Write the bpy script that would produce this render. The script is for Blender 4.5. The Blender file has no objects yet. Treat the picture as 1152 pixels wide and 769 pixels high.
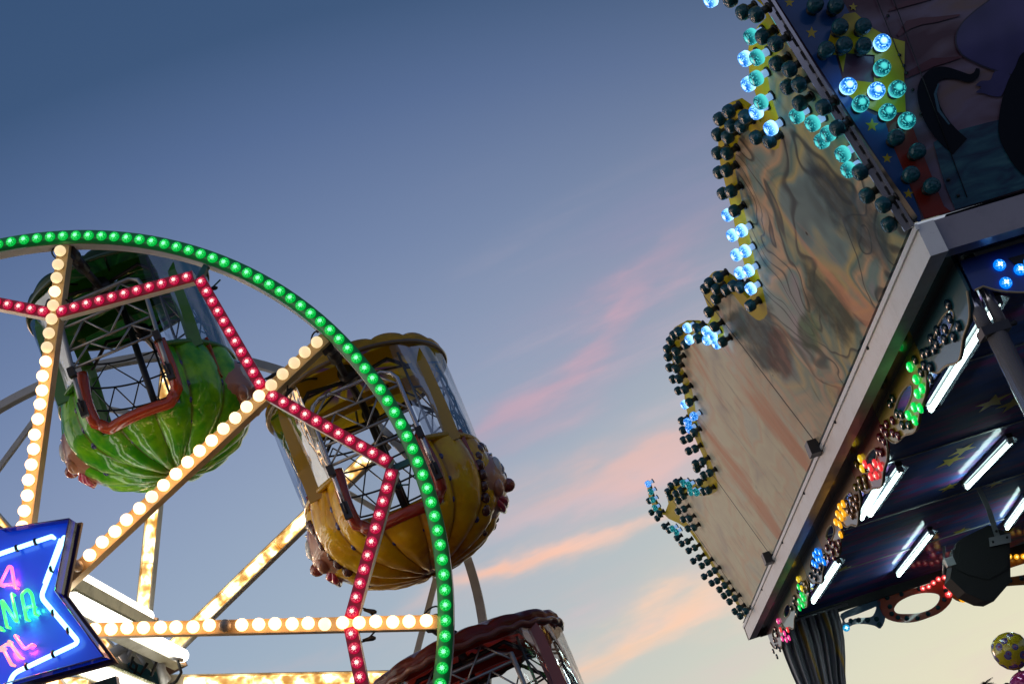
import bpy, math, random
import numpy as np
from mathutils import Matrix, Vector
from mathutils.geometry import delaunay_2d_cdt
random.seed(7)
S = bpy.context.scene
COL = S.collection
# ------------------------------------------------------------------ camera
F = 1500.0                                   # focal length in photo pixels (1152 wide)
def cray(px, py): return np.array([px-576.0, -(py-384.5), -F])
ZX = -520.0
ZY = 384.5-(F*F+(732.3-576)*(ZX-576))/(1004.8-384.5)      # where verticals converge
up = cray(ZX, ZY); up /= np.linalg.norm(up)
fw = np.array([0, 0, -1.0]); fw -= (fw@up)*up; fw /= np.linalg.norm(fw)
rt = np.cross(fw, up)
M = np.array([rt, fw, up])
CAM = np.array([0, 0, 1.6])
def ray(px, py):
    v = M@cray(px, py); return v/np.linalg.norm(v)
def hit(p, o, n):                            # point of a real plane seen at a photo position
    r = ray(*p); return CAM+r*(((o-CAM)@n)/(r@n))
def proj(q):
    c = M.T@(q-CAM); return (576-F*c[0]/c[2], 384.5+F*c[1]/c[2])
cd = bpy.data.cameras.new('camera'); co = bpy.data.objects.new('camera', cd); COL.objects.link(co)
m4 = Matrix.Identity(4)
for i in range(3):
    for j in range(3): m4[i][j] = M[i][j]
    m4[i][3] = CAM[i]
co.matrix_world = m4
cd.sensor_width = 36; cd.lens = 36*F/1152; cd.clip_start = .05; cd.clip_end = 6000
S.camera = co
S.render.engine = 'CYCLES'
S.cycles.use_denoising = True
S.cycles.max_bounces = 8; S.cycles.transparent_max_bounces = 12
S.cycles.sample_clamp_indirect = 6
S.cycles.caustics_reflective = False; S.cycles.caustics_refractive = False
S.view_settings.view_transform = 'Standard'; S.view_settings.look = 'None'
S.view_settings.exposure = 0; S.view_settings.gamma = 1
# ------------------------------------------------------------------ node helper
def srgb(r, g, b):
    f = lambda c: (c/255/12.92) if c/255 <= .04045 else ((c/255+.055)/1.055)**2.4
    return (f(r), f(g), f(b), 1)
def nrm0(v):
    l = math.sqrt(sum(c*c for c in v)); return [c/l for c in v]
class NT:
    def __init__(s, t): s.t = t; s.n = t.nodes; s.l = t.links
    def inp(s, sock, v):
        if v is None: return
        if hasattr(v, 'is_output'): s.l.new(v, sock)
        else:
            try: sock.default_value = v
            except Exception: sock.default_value = tuple(v)[:3]
    def m(s, op, a, b=None, c=None, clamp=False):
        n = s.n.new('ShaderNodeMath'); n.operation = op; n.use_clamp = clamp
        s.inp(n.inputs[0], a); s.inp(n.inputs[1], b); s.inp(n.inputs[2], c); return n.outputs[0]
    def vm(s, op, a, b=None, out=0):
        n = s.n.new('ShaderNodeVectorMath'); n.operation = op
        s.inp(n.inputs[0], a); s.inp(n.inputs[1], b); return n.outputs[out]
    def dot(s, a, b): return s.vm('DOT_PRODUCT', a, b, 1)
    def mix(s, f, a, b, mode='MIX'):
        n = s.n.new('ShaderNodeMix'); n.data_type = 'RGBA'; n.blend_type = mode; n.clamp_result = False
        s.inp(n.inputs[0], f); s.inp(n.inputs[6], a); s.inp(n.inputs[7], b); return n.outputs[2]
    def ramp(s, f, stops, interp='LINEAR'):
        n = s.n.new('ShaderNodeValToRGB'); s.inp(n.inputs[0], f); r = n.color_ramp; r.interpolation = interp
        while len(r.elements) < len(stops): r.elements.new(.5)
        for e, (p, c) in zip(r.elements, stops):
            e.position = p; e.color = c if len(c) == 4 else (*c, 1)
        return n.outputs[0]
    def noise(s, vec=None, scale=5, detail=3, rough=.5, dist=0, out=0):
        n = s.n.new('ShaderNodeTexNoise'); s.inp(n.inputs['Vector'], vec); n.inputs['Scale'].default_value = scale
        n.inputs['Detail'].default_value = detail; n.inputs['Roughness'].default_value = rough; n.inputs['Distortion'].default_value = dist
        return n.outputs[out]
    def vor(s, vec=None, scale=5, out=0, feature='F1'):
        n = s.n.new('ShaderNodeTexVoronoi'); n.feature = feature; s.inp(n.inputs['Vector'], vec); n.inputs['Scale'].default_value = scale
        return n.outputs[out]
    def tc(s, o='Object'):
        return s.n.new('ShaderNodeTexCoord').outputs[o]
    def comb(s, x, y, z):
        n = s.n.new('ShaderNodeCombineXYZ')
        for i, v in enumerate((x, y, z)): s.inp(n.inputs[i], v)
        return n.outputs[0]
    def sep(s, v):
        n = s.n.new('ShaderNodeSeparateXYZ'); s.inp(n.inputs[0], v); return n.outputs
    def attr(s, name, out=2):
        n = s.n.new('ShaderNodeAttribute'); n.attribute_name = name; return n.outputs[out]
    def map(s, v, sc=(1, 1, 1), rot=(0, 0, 0), loc=(0, 0, 0)):
        n = s.n.new('ShaderNodeMapping'); s.inp(n.inputs[0], v); n.inputs[1].default_value = loc; n.inputs[2].default_value = rot; n.inputs[3].default_value = sc
        return n.outputs[0]
    def bump(s, h, st=.3, d=.01):
        n = s.n.new('ShaderNodeBump'); n.inputs['Strength'].default_value = st; n.inputs['Distance'].default_value = d
        s.inp(n.inputs['Height'], h); return n.outputs[0]
    def sstep(s, x, a, b):
        n = s.n.new('ShaderNodeMapRange'); n.interpolation_type = 'SMOOTHSTEP'; s.inp(n.inputs[0], x)
        n.inputs[1].default_value = a; n.inputs[2].default_value = b; return n.outputs[0]
# ------------------------------------------------------------------ dusk sky (world)
wd = bpy.data.worlds.new('World'); S.world = wd; wd.use_nodes = True
t = NT(wd.node_tree); wd.node_tree.nodes.clear()
d = t.tc('Generated')
C0 = tuple(M@np.array([0, 0, -1.0])); E1 = tuple(M@np.array([1.0, 0, 0])); E2 = tuple(M@np.array([0, 1.0, 0]))
SD = ray(800, 1700)                         # the glow of the set sun, low in the west
tt = t.dot(d, tuple(SD))
def tv(px, py): return float(ray(px, py)@SD)
R0, R1 = tv(-100, -200), tv(1000, 900)
def rp(px, py): return (tv(px, py)-R0)/(R1-R0)
skyf = t.m('DIVIDE', t.m('SUBTRACT', tt, R0), R1-R0, clamp=True)
stops = [(0.0, srgb(46, 74, 110)), (rp(200, 60), srgb(62, 88, 125)), (rp(560, 90), srgb(84, 107, 148)), (rp(560, 250), srgb(111, 131, 169)),
         (rp(560, 400), srgb(134, 151, 184)), (rp(560, 560), srgb(150, 169, 194)), (rp(560, 700), srgb(160, 180, 198)), (1.0, srgb(196, 200, 196))]
stops.sort(key=lambda s: s[0])
sky = t.ramp(skyf, stops)
gl_ = t.dot(d, tuple(ray(1330, 900)))        # afterglow low in the west
gang = t.m('ARCCOSINE', t.m('MINIMUM', gl_, 1.0))
gfac = t.m('EXPONENT', t.m('MULTIPLY', t.m('POWER', t.m('DIVIDE', gang, .34), 2.0), -1.0))
sky = t.mix(gfac, sky, srgb(242, 234, 196))
den = t.m('MAXIMUM', t.dot(d, C0), .05)      # fixed world tangent plane that carries the thin clouds
U = t.m('DIVIDE', t.dot(d, E1), den); V = t.m('DIVIDE', t.dot(d, E2), den)
front = t.sstep(t.dot(d, C0), .3, .6)
wv = t.comb(U, V, 0.0)
rotc = math.radians(24)
al = t.m('ADD', t.m('MULTIPLY', U, math.cos(rotc)), t.m('MULTIPLY', V, math.sin(rotc)))
pe = t.m('SUBTRACT', t.m('MULTIPLY', V, math.cos(rotc)), t.m('MULTIPLY', U, math.sin(rotc)))
wn = t.noise(t.comb(t.m('MULTIPLY', al, 5), t.m('MULTIPLY', pe, 14), 0.0), scale=1.0, detail=5, rough=.55)
wn2 = t.noise(t.comb(t.m('MULTIPLY', al, 3), t.m('MULTIPLY', pe, 26), 3.0), scale=1.0, detail=6, rough=.6)
wo = t.m('MULTIPLY', t.m('SUBTRACT', wn, .5), .11)
def streak(x, y, ang, L, w, col, st):
    u0, v0 = (x-576)/F, -(y-384.5)/F; a = math.radians(ang); L /= F; w /= F
    du = t.m('SUBTRACT', U, u0); dv = t.m('SUBTRACT', V, v0)
    p = t.m('ADD', t.m('MULTIPLY', du, math.cos(a)), t.m('MULTIPLY', dv, math.sin(a)))
    q = t.m('ADD', t.m('SUBTRACT', t.m('MULTIPLY', dv, math.cos(a)), t.m('MULTIPLY', du, math.sin(a))), wo)
    e = t.m('ADD', t.m('POWER', t.m('ABSOLUTE', t.m('DIVIDE', p, L)), 2.0), t.m('POWER', t.m('ABSOLUTE', t.m('DIVIDE', q, w)), 2.0))
    g = t.m('EXPONENT', t.m('MULTIPLY', e, -1.0))
    n = t.sstep(wn2, .30, .64)
    return t.m('MULTIPLY', t.m('MULTIPLY', g, t.m('MULTIPLY_ADD', n, .75, .25)), st*1.0), col
base = sky
for x, y, ang, L, w, col, st in [
    (640, 410, 42, 240, 60, srgb(160, 154, 182), .45), (655, 385, 42, 150, 13, srgb(204, 166, 182), .8), (590, 455, 45, 80, 24, srgb(198, 166, 182), .65),
    (740, 240, 34, 150, 45, srgb(146, 142, 178), .35), (620, 480, 40, 70, 12, srgb(196, 172, 186), .45),
    (690, 540, 22, 170, 26, srgb(226, 188, 184), .75), (730, 520, 20, 80, 9, srgb(232, 190, 180), .6), (640, 572, 24, 120, 10, srgb(214, 190, 196), .5),
    (650, 622, 23, 150, 15, srgb(252, 204, 184), 1.1), (590, 648, 22, 70, 9, srgb(250, 194, 168), .8), (700, 600, 24, 70, 7, srgb(250, 206, 186), .6),
    (735, 700, 28, 140, 24, srgb(255, 212, 184), 1.2), (700, 722, 28, 90, 10, srgb(254, 206, 170), .9), (780, 690, 26, 90, 9, srgb(252, 212, 190), .7), (640, 755, 26, 60, 8, srgb(240, 200, 180), .6),
    (350, 735, 16, 120, 10, srgb(196, 184, 190), .5), (560, 700, 20, 160, 20, srgb(206, 190, 192), .5), (620, 590, 24, 150, 12, srgb(205, 190, 198), .4)]:
    f, c = streak(x, y, ang, L, w, col, st)
    base = t.mix(t.m('MULTIPLY', f, front), base, c)
veil = t.m('MULTIPLY', t.m('MULTIPLY', t.sstep(wn2, .42, .72), t.sstep(wn, .40, .62)), t.m('MULTIPLY', t.m('MULTIPLY', t.sstep(skyf, .45, .8), t.sstep(U, -.10, .06)), front))
base = t.mix(t.m('MULTIPLY', veil, .38), base, srgb(226, 196, 200))
dz = t.sep(d)[2]
glow = t.m('MULTIPLY', t.m('EXPONENT', t.m('MULTIPLY', t.m('ABSOLUTE', dz), -2.6)), t.m('SUBTRACT', 1.0, front))
side = t.sstep(t.dot(d, tuple(nrm0((-.95, .35, 0)))), -.4, .9)
base = t.mix(t.m('MULTIPLY', glow, .9), base, t.mix(side, srgb(150, 155, 180), (2.15, 1.98, 1.78, 1)))  # unseen left horizon brightened, an added glow to light board and rail
bg = t.n.new('ShaderNodeBackground'); t.l.new(base, bg.inputs[0]); bg.inputs[1].default_value = 1.0
wo_ = t.n.new('ShaderNodeOutputWorld'); t.l.new(bg.outputs[0], wo_.inputs[0])
# faint warm light added from the left, away from the afterglow
sl = bpy.data.lights.new('sun', 'SUN'); sl.energy = .5; sl.angle = math.radians(12); sl.color = (1, .62, .4)
so = bpy.data.objects.new('sun', sl); COL.objects.link(so)
sv = Vector((-.75, .9, .16)).normalized(); so.rotation_euler = sv.to_track_quat('Z', 'Y').to_euler()
# ------------------------------------------------------------------ materials
def mat(name, col=(.5, .5, .5), rough=.5, metal=0, coat=0, em=None, es=0, fn=None, spec=.5):
    m = bpy.data.materials.new(name); m.use_nodes = True; n = NT(m.node_tree)
    b = m.node_tree.nodes['Principled BSDF']
    b.inputs['Base Color'].default_value = (*col[:3], 1); b.inputs['Roughness'].default_value = rough
    b.inputs['Metallic'].default_value = metal; b.inputs['Coat Weight'].default_value = coat; b.inputs['Coat Roughness'].default_value = .05
    b.inputs['Specular IOR Level'].default_value = spec
    if em: b.inputs['Emission Color'].default_value = (*em[:3], 1); b.inputs['Emission Strength'].default_value = es
    if fn: fn(n, b)
    return m
def worn(col, amt=.35, scale=6, rough=.4):
    def fn(n, b):
        c = n.noise(n.tc(), scale=scale, detail=6, rough=.65)
        c2 = n.noise(n.tc(), scale=scale*9, detail=3)
        f = n.sstep(c, .45, .75); k = n.mix(n.m('MULTIPLY', f, amt), (*col[:3], 1), tuple(x*.35 for x in col[:3])+(1,))
        k = n.mix(n.m('MULTIPLY', n.sstep(c2, .62, .75), amt*.7), k, (.12, .09, .06, 1))
        n.inp(b.inputs['Base Color'], k); n.inp(b.inputs['Roughness'], n.m('MULTIPLY_ADD', c, .4, rough-.2))
    return fn
M_cream = mat('cream_paint', (.62, .58, .5), .45, fn=worn((.6, .56, .48)))
M_grey = mat('grey_paint', (.5, .5, .5), .4, fn=worn((.5, .5, .5), .3))
M_white = mat('white_paint', (.84, .85, .86), .35, fn=worn((.84, .85, .86), .2, 9))
M_dark = mat('dark_metal', (.035, .035, .04), .35, .6, fn=worn((.05, .05, .055), .2))
M_black = mat('black_plastic', (.01, .01, .012), .45)
M_chrome = mat('chrome', (.62, .61, .66), .2, .75, fn=lambda n, b: n.inp(b.inputs['Roughness'], n.m('MULTIPLY_ADD', n.noise(n.tc(), scale=14, detail=5), .22, .04)))
M_steel = mat('galvanised_steel', (.42, .43, .44), .38, .9)
M_wire = mat('wire_metal', (.10, .11, .12), .35, .8)
M_greenstrip = mat('green_housing', (.015, .42, .09), .3, coat=.5)
M_redstrip = mat('red_housing', (.6, .012, .06), .3, coat=.5)
M_teal = mat('teal_paint', (.02, .16, .15), .35, fn=worn((.02, .15, .15), .2))
M_brass = mat('bronze_trim', (.25, .14, .08), .3, .8)
def lampmat(name, cap, led, es, capes, freq=8.0):
    def fn(n, b):
        uv = n.tc('UV'); s = n.sep(uv)
        r = n.m('POWER', n.m('ADD', n.m('POWER', n.m('ABSOLUTE', s[0]), 2.0), n.m('POWER', n.m('ABSOLUTE', s[1]), 2.0)), .5)
        th = n.m('ARCTAN2', s[1], s[0])
        pet = n.m('ABSOLUTE', n.m('COSINE', n.m('MULTIPLY', th, freq/2)))
        lim = n.m('MULTIPLY_ADD', n.m('POWER', pet, 1.5), .50, .22)
        on = n.m('MULTIPLY', n.sstep(n.m('SUBTRACT', lim, r), -.02, .1), n.sstep(n.m('ADD', pet, n.m('MULTIPLY', n.m('SUBTRACT', .25, r), 3)), .15, .45))
        dots = n.vor(n.map(uv, sc=(3.2, 3.2, 1)), scale=1.0); on2 = n.m('MULTIPLY', n.sstep(n.m('SUBTRACT', .42, dots), 0, .16), n.m('LESS_THAN', r, .8))
        on = n.m('MAXIMUM', on, n.m('MULTIPLY', on2, .35))
        n.inp(b.inputs['Emission Color'], n.mix(on, (*cap, 1), (*led, 1)))
        n.inp(b.inputs['Emission Strength'], n.m('MULTIPLY_ADD', on, es-capes, capes))
    return mat(name, tuple(min(1, c*.5) for c in cap), .3, coat=.12, fn=fn, spec=.25)
L_green = lampmat('green_lamp', (0, .62, .07), (.20, 1, .36), 2.4, .72)
L_red = lampmat('red_lamp', (.72, .008, .08), (1, .62, .55), 2.0, .62)
L_dimred = lampmat('unlit_red_lamp', (.10, .004, .015), (.2, .02, .03), .2, .1)
def globe(name, e, lit=True):
    return mat(name, (.8, .74, .62), .25, em=e, es=1) if lit else mat(name, (.42, .36, .28), .25, coat=.4)
G_hi = globe('bright_bulb_glass', (4.4, 2.35, 1.0)); G_mid = globe('bulb_glass', (2.1, 1.45, .78)); G_lo = globe('dim_bulb_glass', (.95, .68, .36)); G_off = globe('unlit_bulb_glass', None, False)
def sparkle(name, base, hot, es, lo):
    def fn(n, b):
        v = n.vor(n.tc(), scale=125); s = n.sstep(v, .50, .16)
        sx_ = n.sep(n.tc()); z = sx_[2]; side = n.sstep(z, .085, .045); rad_ = n.m('POWER', n.m('ADD', n.m('POWER', n.m('ABSOLUTE', sx_[0]), 2.0), n.m('POWER', n.m('ABSOLUTE', sx_[1]), 2.0)), .5); side = n.m('MAXIMUM', side, n.m('MULTIPLY', n.sstep(rad_, .019, .008), n.m('GREATER_THAN', z, .06)))
        k = n.m('MULTIPLY', s, 1.0)
        n.inp(b.inputs['Emission Color'], n.mix(n.m('MAXIMUM', n.m('MULTIPLY', k, .55), n.m('MULTIPLY', side, .6)), (*base, 1), (*hot, 1)))
        n.inp(b.inputs['Emission Strength'], n.m('MULTIPLY_ADD', n.m('MAXIMUM', k, side), es-lo, lo))
    return mat(name, tuple(c*.2 for c in base), .2, coat=.2, fn=fn, spec=.3)
B_blue = sparkle('lit_blue_bulb', (.0, .24, 1), (.50, .90, 1), 2.6, .62)
B_teal = sparkle('lit_teal_bulb', (.0, .24, .33), (.12, .85, .75), 1.3, .22)
B_dark = mat('unlit_teal_bulb', (.006, .075, .10), .22, coat=.35, spec=.3, fn=lambda n, b: n.inp(b.inputs['Normal'], n.bump(n.vor(n.tc(), scale=110), .6, .004)))
B_neck = mat('bulb_neck', (.05, .055, .045), .3); B_necklit = mat('lit_bulb_neck', (.5, .6, .8), .2, em=(.25, .45, .8), es=.7)
B_sock = mat('bulb_socket', (.012, .01, .008), .5)
# ------------------------------------------------------------------ mesh builder
def nrm(v): v = np.asarray(v, float); return v/np.linalg.norm(v)
class MB:
    def __init__(s): s.v = []; s.f = []; s.mi = []; s.uv = []; s.sm = []; s.at = None
    def add(s, vs, fs, mi=0, uv=None, smooth=True):
        b = len(s.v); s.v += [tuple(map(float, p)) for p in vs]
        s.uv += list(uv) if uv is not None else [(0, 0)]*len(vs)
        for f in fs: s.f.append([b+i for i in f]); s.mi.append(mi); s.sm.append(smooth)
        return s
    def hexa(s, P, mi=0):      # 8 points: bottom loop 0-3, top loop 4-7
        return s.add(P, [(0, 3, 2, 1), (4, 5, 6, 7), (0, 1, 5, 4), (1, 2, 6, 5), (2, 3, 7, 6), (3, 0, 4, 7)], mi, smooth=False)
    def box(s, o, X, Y, Z, mi=0):  # centre o, half-vectors
        o = np.asarray(o, float); X, Y, Z = map(lambda q: np.asarray(q, float), (X, Y, Z))
        return s.hexa([o-X-Y-Z, o+X-Y-Z, o+X+Y-Z, o-X+Y-Z, o-X-Y+Z, o+X-Y+Z, o+X+Y+Z, o-X+Y+Z], mi)
    def beam(s, p, q, w, h, upv, mi=0):
        p, q = np.asarray(p, float), np.asarray(q, float); d = nrm(q-p); x = nrm(np.cross(d, upv)); y = np.cross(x, d)
        return s.box((p+q)/2, x*w/2, y*h/2, (q-p)/2, mi)
    def tube(s, pts, r, n=8, mi=0, closed=False, flat=None, cap=True):
        P = [np.asarray(p, float) for p in pts]; N = len(P); vs = []; fs = []; ref = None
        rr = r if hasattr(r, '__len__') else [r]*N
        for i in range(N):
            a = P[(i-1) % N] if (closed or i > 0) else P[i]; b = P[(i+1) % N] if (closed or i < N-1) else P[i]
            d = nrm(b-a)
            if ref is None: ref = np.cross(d, [0, 0, 1]) if abs(d[2]) < .9 else np.cross(d, [1, 0, 0])
            ref = nrm(ref-(ref@d)*d); y = np.cross(d, ref)
            for k in range(n):
                t_ = 2*math.pi*k/n; vs.append(P[i]+rr[i]*(math.cos(t_)*ref+math.sin(t_)*y))
        for i in range(N if closed else N-1):
            j = (i+1) % N
            for k in range(n): fs.append((i*n+k, i*n+(k+1) % n, j*n+(k+1) % n, j*n+k))
        if not closed and cap: fs += [tuple(range(n))[::-1], tuple((N-1)*n+k for k in range(n))]
        return s.add(vs, fs, mi)
    def lathe(s, prof, o, X, Y, Z, n=16, mi=0, uvr=None):
        vs = []; fs = []; uv = []; o = np.asarray(o, float); K = len(prof)
        for r, z in prof:
            for k in range(n):
                t_ = 2*math.pi*k/n; vs.append(o+X*(r*math.cos(t_))+Y*(r*math.sin(t_))+Z*z)
                uv.append((r*math.cos(t_)/(uvr or 1), r*math.sin(t_)/(uvr or 1)))
        for i in range(K-1):
            for k in range(n): fs.append((i*n+k, i*n+(k+1) % n, (i+1)*n+(k+1) % n, (i+1)*n+k))
        if prof[0][0] > 1e-6: fs.append(tuple(range(n))[::-1])
        if prof[-1][0] > 1e-6: fs.append(tuple((K-1)*n+k for k in range(n)))
        return s.add(vs, fs, mi, uv)
    def ball(s, o, rx, ry=None, rz=None, X=(1, 0, 0), Y=(0, 1, 0), Z=(0, 0, 1), n=14, mi=0):
        ry = ry or rx; rz = rz or rx; X, Y, Z = [np.asarray(q, float) for q in (X, Y, Z)]
        m = n//2; prof = [(math.sin(math.pi*i/m), -math.cos(math.pi*i/m)) for i in range(m+1)]
        prof[0] = (1e-4, -1); prof[-1] = (1e-4, 1)
        return s.lathe(prof, o, X*rx, Y*ry, Z*rz, n, mi)
    def prism(s, poly, ext, mi=0, back=None, holes=None):   # poly: 3D points (planar), ext: extrusion vector, holes: lists
        P = [np.asarray(p, float) for p in poly]; o = P[0]; e = np.asarray(ext, float); nz = nrm(e)
        x = nrm(P[1]-P[0]-((P[1]-P[0])@nz)*nz); y = np.cross(nz, x)
        loops = [P]+[[np.asarray(p, float) for p in h] for h in (holes or [])]
        pts = [q for L in loops for q in L]; v2 = [Vector(((q-o)@x, (q-o)@y)) for q in pts]
        faces = []; b = 0
        for L in loops: faces.append(list(range(b, b+len(L)))); b += len(L)
        ed = [(f[i], f[(i+1) % len(f)]) for f in faces for i in range(len(f))]
        r = delaunay_2d_cdt(v2, ed, [], 0, 1e-6)
        V2 = [o+x*v.x+y*v.y for v in r[0]]; n = len(V2); tri = [tuple(f) for f in r[2]]
        if True:
            hl = [[Vector(((q-o)@x, (q-o)@y)) for q in L] for L in loops]
            def inside(p, L):
                c = False
                for i in range(len(L)):
                    a_, b_ = L[i], L[i-1]
                    if (a_.y > p.y) != (b_.y > p.y) and p.x < (b_.x-a_.x)*(p.y-a_.y)/(b_.y-a_.y)+a_.x: c = not c
                return c
            keep = []
            for f in tri:
                c = sum((r[0][i] for i in f), Vector((0, 0)))/len(f)
                if inside(c, hl[0]) and not any(inside(c, h) for h in hl[1:]): keep.append(f)
            tri = keep
        s.add(V2, tri, mi, smooth=False); s.add([q+e for q in V2], [f[::-1] for f in tri], mi if back is None else back, smooth=False)
        for L in loops:
            k = len(L); s.add(L+[q+e for q in L], [(i, i+k, (i+1) % k+k, (i+1) % k) for i in range(k)], mi if back is None else back, smooth=False)
        return s
    def build(s, name, mats, parent=None, attrs=None, solid=None, angle=40):
        mats = mats if isinstance(mats, (list, tuple)) else [mats]
        me = bpy.data.meshes.new(name); V = s.v
        if parent is not None:
            inv = WM[parent.name].inverted(); V = [inv@Vector(p) for p in V]
        me.from_pydata([tuple(p) for p in V], [], s.f)
        for m_ in mats: me.materials.append(m_)
        me.polygons.foreach_set('material_index', s.mi); me.polygons.foreach_set('use_smooth', s.sm)
        ul = me.uv_layers.new(name='UVMap'); idx = [l.vertex_index for l in me.loops]
        ul.data.foreach_set('uv', [c for i in idx for c in s.uv[i]])
        for k, vals in (attrs or {}).items():
            a = me.attributes.new(k, 'FLOAT', 'POINT'); a.data.foreach_set('value', [float(x) for x in vals])
        me.update(); o = bpy.data.objects.new(name, me); COL.objects.link(o)
        if parent is not None: o.parent = parent; WM[o.name] = WM[parent.name].copy()
        else: WM[o.name] = Matrix.Identity(4)
        if solid:
            md = o.modifiers.new('thick', 'SOLIDIFY'); md.thickness = solid; md.offset = 0
        return o
WM = {}
def mtx(o, X, Y, Z):
    m = Matrix.Identity(4)
    for i in range(3): m[i][0] = X[i]; m[i][1] = Y[i]; m[i][2] = Z[i]; m[i][3] = o[i]
    return m
I3 = (np.array([1., 0, 0]), np.array([0, 1., 0]), np.array([0, 0, 1.]))
def tag(o, label=None, cat=None, group=None, kind=None):
    if label: o['label'] = label
    if cat: o['category'] = cat
    if group: o['group'] = group
    if kind: o['kind'] = kind
    return o
def thing(name, loc, label, cat, group=None, axes=I3):
    o = bpy.data.objects.new(name, None); COL.objects.link(o); o.empty_display_size = .2
    m = mtx(loc, *axes); o.matrix_world = m; WM[o.name] = m
    return tag(o, label, cat, group)
def inst(name, src, parent, wm):             # a copy of a finished part, sharing its mesh
    o = src.copy() if isinstance(src, bpy.types.Object) else bpy.data.objects.new(name, src)
    o.name = name; COL.objects.link(o); o.parent = parent; m = WM[parent.name].inverted()@wm; o.matrix_local = m; WM[o.name] = wm
    return o
def template(name, mb, mats):
    o = mb.build(name, mats); me = o.data; COL.objects.unlink(o); bpy.data.objects.remove(o); return me
def scatter_join(name, me, mats_, parent):   # many copies of one mesh joined into one 'stuff' part
    V = [v.co.copy() for v in me.vertices]; F_ = [tuple(p.vertices) for p in me.polygons]; mi = [p.material_index for p in me.polygons]
    uv = [(0, 0)]*len(V)
    for l, u in zip(me.loops, me.uv_layers[0].data): uv[l.vertex_index] = (u.uv[0], u.uv[1])
    b = MB()
    for w in mats_:
        base_ = len(b.v); b.v += [tuple(w@v) for v in V]; b.uv += uv
        for f, k in zip(F_, mi): b.f.append([base_+i for i in f]); b.mi.append(k); b.sm.append(True)
    o = b.build(name, [m for m in me.materials], parent); o['kind'] = 'stuff'; return o
zz = np.array([0, 0, 1.])
def frameZ(o, n, roll=0, ref=None):          # matrix with local Z along n
    n = nrm(n); x = nrm(np.cross(zz if abs(n[2]) < .95 else np.array([1., 0, 0]), n)); y = np.cross(n, x)
    c, s_ = math.cos(roll), math.sin(roll); return mtx(o, x*c+y*s_, y*c-x*s_, n)
# ------------------------------------------------------------------ ground
g = MB(); g.add([(-1500, -1500, 0), (1500, -1500, 0), (1500, 1500, 0), (-1500, 1500, 0)], [(0, 1, 2, 3)], smooth=False)
def asph(n, b):
    c = n.noise(n.tc(), scale=1.2, detail=8, rough=.7); n.inp(b.inputs['Base Color'], n.ramp(c, [(.3, (.035, .035, .037)), (.7, (.075, .07, .066))]))
    n.inp(b.inputs['Normal'], n.bump(n.noise(n.tc(), scale=80, detail=4), .4, .01))
tag(g.build('ground', mat('asphalt', rough=.85, fn=asph)), kind='structure')
# ================================================================== FERRIS WHEEL
A = ray(732.3, 1004.8); A[2] = 0; A = nrm(A)                # axle direction, level
H = CAM+ray(14.8, 711.3)*7.0
e0 = hit((503, 700), H, A)-H; R = float(np.linalg.norm(e0)); e0 = e0/R
ew = np.cross(A, e0); ew = ew*np.sign(ew[2]); D = 1.663
def wp(ang, r, y=0.0):
    a_ = math.radians(ang); return H+(e0*math.cos(a_)+ew*math.sin(a_))*r+A*y
def wdir(ang):
    a_ = math.radians(ang); return e0*math.cos(a_)+ew*math.sin(a_)
WX = nrm(np.cross(A, zz)); HX = WX
wheel = thing('ferris_wheel', (H[0]+A[0]*D/2, H[1]+A[1]*D/2, 0), 'small ferris wheel outlined in green lamps with a red lamp star and white bulb spokes', 'ferris wheel', axes=(HX, A, zz))
def ring(name, r0, r1, y0, y1, m, seg=160):
    b = MB(); vs = []; fs = []
    for i in range(seg):
        a_ = 360*i/seg
        for (r, y) in ((r0, y0), (r1, y0), (r1, y1), (r0, y1)): vs.append(wp(a_, r, y))
    for i in range(seg):
        j = (i+1) % seg
        for k in range(4): fs.append((i*4+k, i*4+(k+1) % 4, j*4+(k+1) % 4, j*4+k))
    b.add(vs, fs)
    o = b.build(name, m, wheel)
    return o
front_rim = ring('front_rim', R-.036, R+.03, -.03, .045, M_white)
for p in front_rim.data.polygons: p.use_smooth = False
hs = ring('lamp_housing', R-.038, R+.036, -.05, -.031, M_greenstrip); hs.parent = front_rim
rear_rim = ring('rear_rim', R-.03, R+.022, D-.02, D+.04, M_grey)
for p in rear_rim.data.polygons: p.use_smooth = False
# lamp templates (local Z points out of the mounting face)
def cap_lamp(r, n=14):
    b = MB(); b.lathe([(r, 0), (r*1.02, r*.28), (r*.93, r*.46), (r*.66, r*.60), (r*.3, r*.66), (1e-4, r*.67)], (0, 0, 0), *I3, n=n, uvr=r); return b
T_green = template('rim_lamp', cap_lamp(.0272), [L_green]); T_red = template('star_lamp', cap_lamp(.0262), [L_red]); T_redoff = template('star_lamp', cap_lamp(.0275), [L_dimred])
def bulbm(m):
    b = MB(); b.lathe([(.016, -.012), (.017, .008)], (0, 0, 0), *I3, n=10, mi=1); b.ball((0, 0, .034), .0305, .0305, .031, n=16)
    return template('bulb', b, [m, M_dark])
T_hi, T_mid, T_lo, T_off = map(bulbm, (G_hi, G_mid, G_lo, G_off))
out = []
N = 184
for i in range(N):
    ang = 360*i/N; p = wp(ang, R, -.05); q = proj(p)
    w_ = frameZ(p, nrm(-A+np.array([random.uniform(-.06, .06) for _ in range(3)])), random.uniform(0, 6.28))
    if -12 < q[0] < 1165 and -12 < q[1] < 782: inst('rim_lamp', T_green, front_rim, w_)
    else: out.append(w_)
scatter_join('rim_lamp_row', T_green, out, wheel)
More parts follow.
